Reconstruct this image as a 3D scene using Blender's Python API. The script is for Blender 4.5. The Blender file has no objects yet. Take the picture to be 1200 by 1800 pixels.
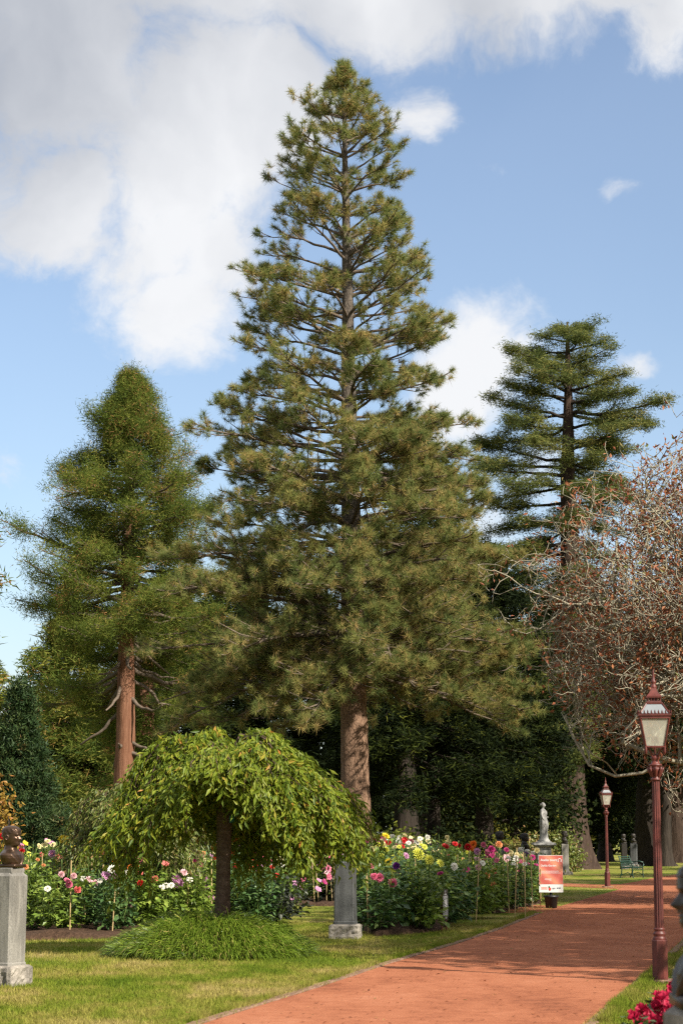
import bpy, math, random
import numpy as np
from mathutils import Vector

R = math.radians
PI = math.pi
scene = bpy.context.scene

# ------------------------------------------------------------------ camera
CAM_H = 1.65
PITCH = R(9.0)
FPX = 3600.0                                   # focal length in pixels of the 1200x1800 photograph
cam_d = bpy.data.cameras.new('camera')
cam = bpy.data.objects.new('camera', cam_d)
scene.collection.objects.link(cam)
cam.location = (0, 0, CAM_H)
cam.rotation_euler = (R(90) + PITCH, 0, 0)
cam_d.sensor_fit = 'VERTICAL'
cam_d.sensor_height = 36
cam_d.sensor_width = 24
cam_d.lens = 36 * FPX / 1800
cam_d.clip_start = 0.5
cam_d.clip_end = 3000
cam_d.dof.use_dof = True
cam_d.dof.focus_distance = 42
cam_d.dof.aperture_fstop = 4.5
scene.camera = cam

# ------------------------------------------------------------------ light
SUN_EL, SUN_AZ = R(38), R(133)                  # azimuth clockwise from the view direction (+Y)
S = Vector((math.sin(SUN_AZ) * math.cos(SUN_EL), math.cos(SUN_AZ) * math.cos(SUN_EL), math.sin(SUN_EL)))
sun_d = bpy.data.lights.new('sun', 'SUN')
sun_d.energy = 5.0
sun_d.angle = R(0.53)
sun_d.color = (1.0, 0.93, 0.80)
sun = bpy.data.objects.new('sun', sun_d)
sun.rotation_euler = (-S).to_track_quat('-Z', 'Y').to_euler()
sun.location = (30, -20, 40)
scene.collection.objects.link(sun)

scene.view_settings.view_transform = 'Standard'
scene.view_settings.look = 'None'
scene.view_settings.exposure = 1.02
scene.view_settings.gamma = 1.0
scene.view_settings.use_curve_mapping = False
scene.cycles.use_denoising = False
scene.cycles.filter_width = 1.3
scene.cycles.sample_clamp_indirect = 4
scene.cycles.max_bounces = 6
scene.cycles.transparent_max_bounces = 8
try:
    scene.cycles.denoiser = 'OPENIMAGEDENOISE'
    scene.cycles.denoising_prefilter = 'ACCURATE'
except Exception:
    pass


def ray(px, py):
    """direction in world space of a pixel of the photograph, scaled to y = 1"""
    a, b = (px - 600) / FPX, (900 - py) / FPX
    c, s = math.cos(PITCH), math.sin(PITCH)
    y, z = c - b * s, s + b * c
    return a / y, 1.0, z / y


def at(px, py, d):
    r = ray(px, py)
    return np.array([r[0] * d, d, CAM_H + r[2] * d])


def G(px, py, z=0.0):
    r = ray(px, py)
    d = (z - CAM_H) / r[2]
    return np.array([r[0] * d, d, z])


def proj(p):
    c, s = math.cos(PITCH), math.sin(PITCH)
    x, y, z = p[0], p[1], p[2] - CAM_H
    f = y * c + z * s
    return 600 + FPX * x / f, 900 - FPX * (z * c - y * s) / f


# ------------------------------------------------------------------ sky with clouds
world = bpy.data.worlds.new('World')
scene.world = world
world.use_nodes = True
nt = world.node_tree
nt.nodes.clear()


def N(tree, typ, **kw):
    n = tree.nodes.new(typ)
    for k, v in kw.items():
        setattr(n, k, v)
    return n


def mth(tree, op, a, b=None, clamp=False):
    n = tree.nodes.new('ShaderNodeMath')
    n.operation = op
    n.use_clamp = clamp
    for i, v in enumerate((a, b)):
        if v is None:
            continue
        if isinstance(v, (int, float)):
            n.inputs[i].default_value = v
        else:
            tree.links.new(v, n.inputs[i])
    return n.outputs[0]


def smooth(tree, val, a, b, lo=0.0, hi=1.0):
    n = tree.nodes.new('ShaderNodeMapRange')
    n.interpolation_type = 'SMOOTHSTEP'
    tree.links.new(val, n.inputs[0])
    for i, v in zip((1, 2, 3, 4), (a, b, lo, hi)):
        n.inputs[i].default_value = v
    return n.outputs[0]


def build_sky():
    L = nt.links.new
    out = N(nt, 'ShaderNodeOutputWorld')
    sky = N(nt, 'ShaderNodeTexSky', sky_type='NISHITA')
    sky.sun_disc = False
    sky.sun_elevation = SUN_EL
    sky.sun_rotation = SUN_AZ
    sky.altitude = 400
    sky.air_density = 1.0
    sky.dust_density = 2.2
    sky.ozone_density = 1.2
    bg1 = N(nt, 'ShaderNodeBackground')
    bg1.inputs[1].default_value = 0.091
    L(sky.outputs[0], bg1.inputs[0])
    tc = N(nt, 'ShaderNodeTexCoord')
    nrm = N(nt, 'ShaderNodeVectorMath', operation='NORMALIZE')
    L(tc.outputs['Generated'], nrm.inputs[0])
    D = nrm.outputs[0]
    warp = N(nt, 'ShaderNodeTexNoise')
    warp.inputs['Scale'].default_value = 9
    warp.inputs['Detail'].default_value = 6
    L(D, warp.inputs['Vector'])
    sub = N(nt, 'ShaderNodeVectorMath', operation='SUBTRACT')
    L(warp.outputs['Color'], sub.inputs[0])
    sub.inputs[1].default_value = (.5, .5, .5)
    sc = N(nt, 'ShaderNodeVectorMath', operation='SCALE')
    L(sub.outputs[0], sc.inputs[0])
    sc.inputs['Scale'].default_value = 0.085
    add = N(nt, 'ShaderNodeVectorMath', operation='ADD')
    L(D, add.inputs[0])
    L(sc.outputs[0], add.inputs[1])
    W = add.outputs[0]

    def blob(px, py, rad, w=1.0, soft=1.0, src=W):
        v = Vector(ray(px, py)).normalized()
        d = N(nt, 'ShaderNodeVectorMath', operation='DISTANCE')
        L(src, d.inputs[0])
        d.inputs[1].default_value = v
        r = rad / FPX
        return smooth(nt, d.outputs['Value'], r * (1 - soft), r, w, 0.0)

    def vsum(items):
        acc = items[0]
        for i in items[1:]:
            acc = mth(nt, 'MAXIMUM', acc, i)
        return acc
    clouds = vsum([blob(260, 300, 330), blob(90, 360, 240), blob(90, 470, 110, .8), blob(310, 500, 170, 1.0), blob(350, 400, 190, .9), blob(200, 450, 170, .8), blob(480, 170, 200, 1.1), blob(360, 200, 280, 1.1),
                   blob(100, 30, 420), blob(1150, 60, 170, .75), 
                   blob(-180, 250, 380), blob(740, 190, 120, .62), blob(860, 600, 150, .82), blob(830, 700, 190, 1.0),
                   blob(900, 660, 120, .8), blob(1110, 640, 60, .55), blob(1100, 352, 75, .5), blob(40, 820, 130, .6),
                   blob(900, 960, 130, .5), blob(40, 1260, 200, .5), blob(1010, 860, 160, .5)])
    n1 = N(nt, 'ShaderNodeTexNoise')
    n1.inputs['Scale'].default_value = 19
    n1.inputs['Detail'].default_value = 9
    n1.inputs['Roughness'].default_value = .66
    L(W, n1.inputs['Vector'])
    n2 = N(nt, 'ShaderNodeTexNoise')          # broad cover for the whole dome
    n2.inputs['Scale'].default_value = 3.2
    n2.inputs['Detail'].default_value = 8
    L(W, n2.inputs['Vector'])
    fwd = blob(600, 700, 1900, 1.0, .35, D)    # where the photograph shows which clouds stand
    wide = smooth(nt, n2.outputs[0], .46, .62)
    wide = mth(nt, 'MULTIPLY', wide, mth(nt, 'SUBTRACT', 1.0, fwd))
    sep = N(nt, 'ShaderNodeSeparateXYZ')
    L(W, sep.inputs[0])
    deck = smooth(nt, sep.outputs['Z'], math.sin(R(20.5)), math.sin(R(23.2)), 0.0, .95)    # cloud deck higher up
    both = mth(nt, 'MAXIMUM', mth(nt, 'MAXIMUM', clouds, wide), deck)
    dens = mth(nt, 'ADD', both, mth(nt, 'MULTIPLY', mth(nt, 'SUBTRACT', n1.outputs[0], .5), 1.5))
    alpha = smooth(nt, dens, .18, .76)
    alpha = mth(nt, 'ADD', mth(nt, 'MULTIPLY', alpha, .89), .065)   # a thin veil lies over the blue too
    # thickness: thick parts grey, thin lit rims white
    grey = vsum([blob(-60, 60, 520, 1.0), blob(250, 20, 330, .75), blob(520, 30, 260, .42), blob(800, 0, 260, .62), blob(1100, -10, 260, .55), blob(60, 200, 230, .7), blob(150, 400, 200, .25)])
    n3 = N(nt, 'ShaderNodeTexNoise')
    n3.inputs['Scale'].default_value = 11
    n3.inputs['Detail'].default_value = 7
    L(W, n3.inputs['Vector'])
    g2 = mth(nt, 'ADD', grey, mth(nt, 'MULTIPLY', mth(nt, 'SUBTRACT', n3.outputs[0], .47), 1.5), True)
    mix = N(nt, 'ShaderNodeMixRGB')
    L(g2, mix.inputs[0])
    mix.inputs[1].default_value = (.465, .468, .475, 1)
    mix.inputs[2].default_value = (.235, .248, .275, 1)
    bg2 = N(nt, 'ShaderNodeBackground')
    L(mix.outputs[0], bg2.inputs[0])
    bg2.inputs[1].default_value = 1.0
    ms = N(nt, 'ShaderNodeMixShader')
    L(alpha, ms.inputs[0])
    L(bg1.outputs[0], ms.inputs[1])
    L(bg2.outputs[0], ms.inputs[2])
    L(ms.outputs[0], out.inputs[0])


build_sky()

# ------------------------------------------------------------------ materials
MATS = {}
ALB = .82


def dim(c):
    return tuple(x * ALB for x in c)



def new_mat(name):
    m = bpy.data.materials.new(name)
    m.use_nodes = True
    m.node_tree.nodes.clear()
    MATS[name] = m
    t = m.node_tree
    out = N(t, 'ShaderNodeOutputMaterial')
    return m, t, out


def ramp(t, fac, stops):
    n = N(t, 'ShaderNodeValToRGB')
    cr = n.color_ramp
    while len(cr.elements) < len(stops):
        cr.elements.new(.5)
    for e, (p, c) in zip(cr.elements, stops):
        e.position = p
        e.color = (*c, 1)
    t.links.new(fac, n.inputs[0])
    return n.outputs[0]


def noise(t, scale, detail=5, rough=.55, vec=None, stretch=None):
    tc = N(t, 'ShaderNodeTexCoord')
    v = tc.outputs['Object'] if vec is None else vec
    if stretch:
        mp = N(t, 'ShaderNodeMapping')
        mp.inputs['Scale'].default_value = stretch
        t.links.new(v, mp.inputs[0])
        v = mp.outputs[0]
    n = N(t, 'ShaderNodeTexNoise')
    n.inputs['Scale'].default_value = scale
    n.inputs['Detail'].default_value = detail
    n.inputs['Roughness'].default_value = rough
    t.links.new(v, n.inputs['Vector'])
    return n.outputs[0]


def bump(t, h, strength, dist, bsdf):
    b = N(t, 'ShaderNodeBump')
    b.inputs['Strength'].default_value = strength
    b.inputs['Distance'].default_value = dist
    t.links.new(h, b.inputs['Height'])
    t.links.new(b.outputs[0], bsdf.inputs['Normal'])


def leaf_mat(name, stops, transl=.3, rough=.5, spec=.35, nscale=.6, namp=.5):
    m, t, out = new_mat(name)
    a = N(t, 'ShaderNodeAttribute', attribute_name='tint')
    col = ramp(t, a.outputs['Fac'], stops)
    nz = noise(t, nscale, 3)
    v = mth(t, 'ADD', mth(t, 'MULTIPLY', nz, namp), 1 - namp * .5)
    mul = N(t, 'ShaderNodeVectorMath', operation='SCALE')
    t.links.new(col, mul.inputs[0])
    t.links.new(v, mul.inputs['Scale'])
    p = N(t, 'ShaderNodeBsdfPrincipled')
    p.inputs['Roughness'].default_value = rough
    p.inputs['Specular IOR Level'].default_value = spec
    t.links.new(mul.outputs[0], p.inputs['Base Color'])
    tr = N(t, 'ShaderNodeBsdfTranslucent')
    t.links.new(mul.outputs[0], tr.inputs[0])
    mx = N(t, 'ShaderNodeMixShader')
    mx.inputs[0].default_value = transl
    t.links.new(p.outputs[0], mx.inputs[1])
    t.links.new(tr.outputs[0], mx.inputs[2])
    t.links.new(mx.outputs[0], out.inputs[0])
    return m


def bark_mat(name, c1, c2, c3, sx=5, sz=1, bmp=.8, dist=.05, plates=False):
    m, t, out = new_mat(name)
    n1 = noise(t, 1.0, 8, .65, stretch=(sx, sx, sz))
    n2 = noise(t, 1.0, 6, .6, stretch=(sx * 3.3, sx * 3.3, sz * 2.5))
    h = mth(t, 'ADD', mth(t, 'MULTIPLY', n1, .6), mth(t, 'MULTIPLY', n2, .4))
    if plates:
        tc = N(t, 'ShaderNodeTexCoord')
        mp = N(t, 'ShaderNodeMapping')
        mp.inputs['Scale'].default_value = (sx * 1.2, sx * 1.2, sz * 1.6)
        wn = N(t, 'ShaderNodeTexNoise')
        wn.inputs['Scale'].default_value = 3
        t.links.new(tc.outputs['Object'], wn.inputs['Vector'])
        ad = N(t, 'ShaderNodeVectorMath', operation='ADD')
        t.links.new(tc.outputs['Object'], ad.inputs[0])
        sc = N(t, 'ShaderNodeVectorMath', operation='SCALE')
        sc.inputs['Scale'].default_value = .25
        t.links.new(wn.outputs['Color'], sc.inputs[0])
        t.links.new(sc.outputs[0], ad.inputs[1])
        t.links.new(ad.outputs[0], mp.inputs[0])
        vo = N(t, 'ShaderNodeTexVoronoi', feature='DISTANCE_TO_EDGE')
        t.links.new(mp.outputs[0], vo.inputs['Vector'])
        vo.inputs['Scale'].default_value = 1.0
        e = smooth(t, vo.outputs['Distance'], 0.0, .16)
        h = mth(t, 'MULTIPLY', h, mth(t, 'ADD', mth(t, 'MULTIPLY', e, .32), .68))
    col = ramp(t, h, [(.2, dim(c1)), (.47, dim(c2)), (.68, dim(c3))])
    if plates:                                       # younger bark higher on the stem is greyer
        tc2 = N(t, 'ShaderNodeTexCoord')
        sp = N(t, 'ShaderNodeSeparateXYZ')
        t.links.new(tc2.outputs['Object'], sp.inputs[0])
        grey = ramp(t, h, [(.2, (.030, .026, .022)), (.47, (.095, .078, .064)), (.68, (.17, .145, .12))])
        mg = N(t, 'ShaderNodeMixRGB')
        t.links.new(smooth(t, sp.outputs['Z'], 5.0, 12.0), mg.inputs[0])
        t.links.new(col, mg.inputs[1])
        t.links.new(grey, mg.inputs[2])
        col = mg.outputs[0]
    p = N(t, 'ShaderNodeBsdfPrincipled')
    p.inputs['Roughness'].default_value = .9
    p.inputs['Specular IOR Level'].default_value = .15
    t.links.new(col, p.inputs['Base Color'])
    bump(t, h, bmp, dist, p)
    t.links.new(p.outputs[0], out.inputs[0])
    return m


def plain_mat(name, col, rough=.6, spec=.4, metal=0.0, nscale=8, namp=.25, bmp=0.0, col2=None, dist=.01, stretch=None, stain=0.0):
    m, t, out = new_mat(name)
    p = N(t, 'ShaderNodeBsdfPrincipled')
    nz = noise(t, nscale, 7, .62, stretch=stretch)
    col = dim(col)
    col2 = dim(col2) if col2 else None
    c2 = col2 if col2 else tuple(c * (1 - namp) for c in col)
    cc = ramp(t, nz, [(.3, c2), (.68, col)])
    if stain:                                        # rain streaks, lichen and grime
        st = smooth(t, noise(t, 1.0, 6, .65, stretch=(7, 7, 1.3)), .38, .62, 1 - stain, 1.0)
        sb = N(t, 'ShaderNodeVectorMath', operation='SCALE')
        t.links.new(cc, sb.inputs[0])
        t.links.new(st, sb.inputs['Scale'])
        cc = sb.outputs[0]
    t.links.new(cc, p.inputs['Base Color'])
    p.inputs['Roughness'].default_value = rough
    p.inputs['Metallic'].default_value = metal
    p.inputs['Specular IOR Level'].default_value = spec
    if bmp:
        bump(t, nz, bmp, dist, p)
    t.links.new(p.outputs[0], out.inputs[0])
    return m


def ground_colour(t):
    """mown turf: green with dry straw patches, the same for the sheet and for the blades on it"""
    g = N(t, 'ShaderNodeNewGeometry')
    big = noise(t, .55, 5, .6, g.outputs['Position'], (1, .55, 1))
    mid = noise(t, 3.0, 6, .65, g.outputs['Position'], (1, .6, 1))
    f = mth(t, 'ADD', mth(t, 'MULTIPLY', big, .62), mth(t, 'MULTIPLY', mid, .38))
    return ramp(t, f, [(.35, (.074, .116, .012)), (.46, (.142, .174, .022)), (.53, (.222, .204, .047)), (.62, (.305, .242, .095))]), mid


def make_ground_mats():
    m, t, out = new_mat('turf')
    c, mid = ground_colour(t)
    fine = noise(t, 45, 4, .7)
    v = mth(t, 'ADD', mth(t, 'MULTIPLY', fine, .9), .45)
    sc = N(t, 'ShaderNodeVectorMath', operation='SCALE')
    t.links.new(c, sc.inputs[0])
    t.links.new(v, sc.inputs['Scale'])
    p = N(t, 'ShaderNodeBsdfPrincipled')
    p.inputs['Roughness'].default_value = .9
    p.inputs['Specular IOR Level'].default_value = .1
    t.links.new(sc.outputs[0], p.inputs['Base Color'])
    bump(t, fine, .6, .05, p)
    t.links.new(p.outputs[0], out.inputs[0])

    m, t, out = new_mat('turf_blades')
    c, mid = ground_colour(t)
    a = N(t, 'ShaderNodeAttribute', attribute_name='tint')
    v = mth(t, 'ADD', mth(t, 'MULTIPLY', a.outputs['Fac'], .75), .7)
    sc = N(t, 'ShaderNodeVectorMath', operation='SCALE')
    t.links.new(c, sc.inputs[0])
    t.links.new(v, sc.inputs['Scale'])
    d = N(t, 'ShaderNodeBsdfDiffuse')
    tr = N(t, 'ShaderNodeBsdfTranslucent')
    t.links.new(sc.outputs[0], d.inputs[0])
    t.links.new(sc.outputs[0], tr.inputs[0])
    mx = N(t, 'ShaderNodeMixShader')
    mx.inputs[0].default_value = .35
    t.links.new(d.outputs[0], mx.inputs[1])
    t.links.new(tr.outputs[0], mx.inputs[2])
    t.links.new(mx.outputs[0], out.inputs[0])

    m, t, out = new_mat('red_gravel')
    a = noise(t, .8, 8, .68, stretch=(1.0, .45, 1))
    b = noise(t, 5, 6, .7)
    f = noise(t, 60, 3, .75)
    h = mth(t, 'ADD', mth(t, 'ADD', mth(t, 'MULTIPLY', a, .48), mth(t, 'MULTIPLY', b, .28)), mth(t, 'MULTIPLY', f, .24))
    col = ramp(t, h, [(.34, (.120, .045, .025)), (.43, (.215, .074, .038)), (.50, (.285, .104, .053)), (.57, (.32, .124, .066)), (.66, (.38, .175, .105))])
    p = N(t, 'ShaderNodeBsdfPrincipled')
    p.inputs['Roughness'].default_value = .95
    p.inputs['Specular IOR Level'].default_value = .1
    t.links.new(col, p.inputs['Base Color'])
    bump(t, mth(t, 'ADD', f, mth(t, 'MULTIPLY', b, .7)), .55, .02, p)
    t.links.new(p.outputs[0], out.inputs[0])


make_ground_mats()
plain_mat('soil', (.105, .062, .040), .95, .1, nscale=14, namp=.6, bmp=1.0, dist=.06)
plain_mat('kerb_concrete', (.31, .185, .130), .9, .15, nscale=6, namp=.35, bmp=.4, stain=0.35)
bark_mat('pine_bark', (.075, .048, .034), (.25, .150, .098), (.39, .26, .18), 9, 2.6, .9, .05, plates=True)
bark_mat('sequoia_bark', (.038, .018, .011), (.185, .085, .050), (.31, .165, .105), 8, .55, 1.0, .07)
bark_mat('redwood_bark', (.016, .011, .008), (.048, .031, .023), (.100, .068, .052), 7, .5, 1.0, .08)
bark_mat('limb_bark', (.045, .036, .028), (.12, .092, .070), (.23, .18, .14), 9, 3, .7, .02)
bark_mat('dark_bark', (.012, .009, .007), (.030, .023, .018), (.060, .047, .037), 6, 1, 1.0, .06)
bark_mat('cherry_bark', (.030, .019, .014), (.085, .055, .040), (.17, .12, .09), 9, 12, .9, .02)
bark_mat('lichen_bark', (.085, .074, .054), (.27, .240, .175), (.46, .415, .31), 9, 9, .6, .015)
leaf_mat('pine_needles', [(0, (.080, .115, .034)), (.35, (.170, .198, .056)), (.62, (.285, .262, .080)), (.82, (.40, .285, .105)), (1, (.50, .33, .15))], .46, .6, .2)
leaf_mat('sequoia_foliage', [(0, (.042, .072, .014)), (.45, (.118, .152, .026)), (.75, (.225, .215, .044)), (.9, (.30, .175, .06)), (1, (.38, .20, .08))], .42, .7, .1)
leaf_mat('redwood_foliage', [(0, (.034, .054, .018)), (.5, (.095, .118, .032)), (.8, (.185, .185, .050)), (1, (.26, .21, .07))], .38, .7, .1)
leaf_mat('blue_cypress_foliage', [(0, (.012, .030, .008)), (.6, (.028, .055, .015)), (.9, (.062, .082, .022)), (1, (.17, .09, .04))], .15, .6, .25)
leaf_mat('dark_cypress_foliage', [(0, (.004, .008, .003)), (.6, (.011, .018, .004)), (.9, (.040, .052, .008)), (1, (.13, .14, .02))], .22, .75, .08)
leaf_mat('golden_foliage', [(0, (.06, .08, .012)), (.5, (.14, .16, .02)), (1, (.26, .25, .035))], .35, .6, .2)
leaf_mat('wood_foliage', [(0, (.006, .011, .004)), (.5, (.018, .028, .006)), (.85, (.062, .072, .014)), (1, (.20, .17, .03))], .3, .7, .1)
leaf_mat('autumn_foliage', [(0, (.20, .13, .02)), (.5, (.32, .21, .035)), (1, (.36, .16, .04))], .4, .5, .3)
leaf_mat('rust_leaves', [(0, (.12, .038, .018)), (.55, (.26, .088, .042)), (.88, (.33, .14, .06)), (1, (.14, .16, .045))], .3, .6, .25)
leaf_mat('cherry_leaf', [(0, (.045, .085, .008)), (.5, (.150, .200, .016)), (.9, (.285, .300, .030)), (.965, (.34, .25, .04)), (1, (.46, .19, .04))], .40, .5, .25, 2.2, .6)
leaf_mat('shrub_leaf', [(0, (.055, .090, .014)), (.6, (.140, .170, .030)), (.9, (.22, .19, .06)), (1, (.32, .17, .07))], .3, .45, .4)
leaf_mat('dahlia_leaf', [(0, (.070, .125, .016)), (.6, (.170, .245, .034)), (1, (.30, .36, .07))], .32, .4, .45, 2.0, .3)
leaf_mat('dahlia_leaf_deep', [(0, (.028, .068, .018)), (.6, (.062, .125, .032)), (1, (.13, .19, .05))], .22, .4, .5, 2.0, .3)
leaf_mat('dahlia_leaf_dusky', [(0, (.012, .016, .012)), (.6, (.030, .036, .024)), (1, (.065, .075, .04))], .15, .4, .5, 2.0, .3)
leaf_mat('lily_turf', [(0, (.060, .110, .010)), (.55, (.135, .205, .020)), (.9, (.25, .30, .04)), (1, (.38, .32, .10))], .3, .35, .5, 1.6, .4)
leaf_mat('begonia_leaf', [(0, (.018, .035, .010)), (1, (.06, .09, .02))], .2, .35, .5)
plain_mat('granite', (.33, .31, .275), .75, .35, nscale=70, namp=.5, bmp=.15, dist=.004, stain=0.42)
plain_mat('dark_granite', (.115, .118, .118), .6, .4, nscale=75, namp=.62, bmp=.1, dist=.003, stain=0.4)
plain_mat('rough_granite', (.38, .34, .29), .9, .25, nscale=16, namp=.4, bmp=1.0, dist=.03, stain=0.45)
plain_mat('bronze', (.115, .070, .045), .34, .5, metal=.75, nscale=12, namp=.45, bmp=.25, dist=.006)
plain_mat('dark_bronze', (.050, .042, .036), .45, .5, metal=.5, nscale=12, namp=.45, bmp=.2, dist=.006)
plain_mat('marble', (.42, .415, .40), .7, .25, nscale=9, col2=(.15, .147, .14), bmp=.4, dist=.02, stain=0.35)
plain_mat('lamp_paint', (.160, .034, .025), .5, .4, nscale=9, col2=(.085, .019, .015), bmp=.12, stain=0.4)
plain_mat('lamp_roof_glass', (.24, .26, .28), .45, .5, nscale=6, namp=.2)
plain_mat('bulb', (.85, .84, .80), .25, .5, namp=.02)
plain_mat('bench_green', (.010, .048, .030), .4, .5, nscale=9, namp=.4)
plain_mat('black_plastic', (.018, .017, .017), .45, .4, nscale=9, namp=.4)
plain_mat('bamboo', (.52, .38, .18), .55, .35, nscale=7, col2=(.36, .25, .11))
plain_mat('rusty_steel', (.19, .062, .026), .85, .25, nscale=30, col2=(.085, .030, .018), bmp=.3, dist=.004)
plain_mat('panel_print', (.44, .43, .44), .5, .3, nscale=40, namp=.12)
plain_mat('panel_dark', (.050, .034, .028), .5, .3, nscale=40, namp=.3)
plain_mat('panel_text', (.40, .39, .40), .6, .3, nscale=20, namp=.3)
plain_mat('print_white', (.72, .71, .69), .5, .3, namp=.04)
plain_mat('print_salmon', (.80, .28, .20), .5, .3, namp=.05)
plain_mat('print_red', (.70, .07, .05), .5, .3, namp=.05)
plain_mat('print_green', (.03, .16, .06), .5, .3, namp=.05)
plain_mat('print_navy', (.05, .07, .12), .5, .3, namp=.05)
plain_mat('tag_teal', (.01, .14, .11), .5, .4, namp=.1)
plain_mat('stem_green', (.12, .19, .04), .6, .3, nscale=9, namp=.3)


def glass_mat():
    m, t, out = new_mat('lantern_glass')
    p = N(t, 'ShaderNodeBsdfPrincipled')
    p.inputs['Base Color'].default_value = (.62, .60, .52, 1)
    p.inputs['Roughness'].default_value = .28
    nz = noise(t, 5, 5, .6)
    tr = N(t, 'ShaderNodeBsdfTransparent')
    tr.inputs[0].default_value = (.93, .93, .9, 1)
    mx = N(t, 'ShaderNodeMixShader')
    f = mth(t, 'ADD', mth(t, 'MULTIPLY', nz, .35), .10)
    t.links.new(f, mx.inputs[0])
    t.links.new(tr.outputs[0], mx.inputs[1])
    t.links.new(p.outputs[0], mx.inputs[2])
    t.links.new(mx.outputs[0], out.inputs[0])


def poster_mat():
    m, t, out = new_mat('poster_print')
    tc = N(t, 'ShaderNodeTexCoord')
    mp = N(t, 'ShaderNodeMapping')
    mp.inputs['Rotation'].default_value = (0, R(-38), 0)
    t.links.new(tc.outputs['Object'], mp.inputs[0])
    w = N(t, 'ShaderNodeTexWave', wave_type='BANDS', bands_direction='Z')
    w.inputs['Scale'].default_value = .9
    w.inputs['Distortion'].default_value = 3.5
    w.inputs['Detail'].default_value = 2
    t.links.new(mp.outputs[0], w.inputs['Vector'])
    col = ramp(t, w.outputs[0], [(.1, (.40, .085, .065)), (.5, (.46, .125, .095)), (.8, (.49, .16, .10)), (1, (.52, .21, .125))])
    p = N(t, 'ShaderNodeBsdfPrincipled')
    p.inputs['Roughness'].default_value = .45
    t.links.new(col, p.inputs['Base Color'])
    t.links.new(p.outputs[0], out.inputs[0])


glass_mat()
poster_mat()
BLOOM = {'red': (.50, .010, .012), 'magenta': (.42, .030, .16), 'pink': (.70, .17, .28), 'pale pink': (.78, .47, .50), 'white': (.80, .77, .68),
         'yellow': (.76, .58, .030), 'lime yellow': (.66, .66, .10), 'orange': (.72, .17, .018), 'coral': (.74, .17, .15), 'peach': (.76, .34, .14),
         'lilac': (.58, .28, .46), 'purple': (.14, .020, .20), 'cream': (.78, .68, .36), 'crimson': (.40, .006, .045)}
for k, c in BLOOM.items():
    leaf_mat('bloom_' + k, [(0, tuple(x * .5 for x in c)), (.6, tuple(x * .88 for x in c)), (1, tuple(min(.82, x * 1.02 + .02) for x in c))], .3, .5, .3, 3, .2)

# ------------------------------------------------------------------ mesh helpers
COL = scene.collection


def mk(name, V, F, mat, parent=None, tint=None, smooth_sh=False, loc=None):
    """V (n,3); F list of (m,k) index arrays; one mesh object"""
    me = bpy.data.meshes.new(name)
    V = np.ascontiguousarray(V, dtype=np.float32)
    F = [np.asarray(f, dtype=np.int32) for f in F if len(f)]
    me.vertices.add(len(V))
    me.vertices.foreach_set('co', V.ravel())
    loops = np.concatenate([f.ravel() for f in F])
    tot = np.concatenate([np.full(len(f), f.shape[1], dtype=np.int32) for f in F])
    start = np.concatenate([[0], np.cumsum(tot)[:-1]]).astype(np.int32)
    me.loops.add(len(loops))
    me.loops.foreach_set('vertex_index', loops)
    me.polygons.add(len(tot))
    me.polygons.foreach_set('loop_start', start)
    me.polygons.foreach_set('use_smooth', np.full(len(tot), bool(smooth_sh)))
    if tint is not None:
        a = me.attributes.new('tint', 'FLOAT', 'POINT')
        a.data.foreach_set('value', np.ascontiguousarray(tint, dtype=np.float32))
    me.update(calc_edges=True)
    if mat:
        me.materials.append(MATS[mat])
    return link(name, me, parent, loc)


def link(name, data, parent=None, loc=None):
    o = bpy.data.objects.new(name, data)
    COL.objects.link(o)
    if parent is not None:
        o.parent = parent
    if loc is not None:
        o.location = loc
    return o


def tag(o, label=None, cat=None, group=None, kind=None):
    if label:
        o['label'] = label
    if cat:
        o['category'] = cat
    if group:
        o['group'] = group
    if kind:
        o['kind'] = kind
    return o


def thing(name, loc, label, cat, group=None, rz=0.0):
    o = link(name, None, None, loc)
    o.rotation_euler = (0, 0, rz)
    o.empty_display_size = .2
    return tag(o, label, cat, group)


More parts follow.
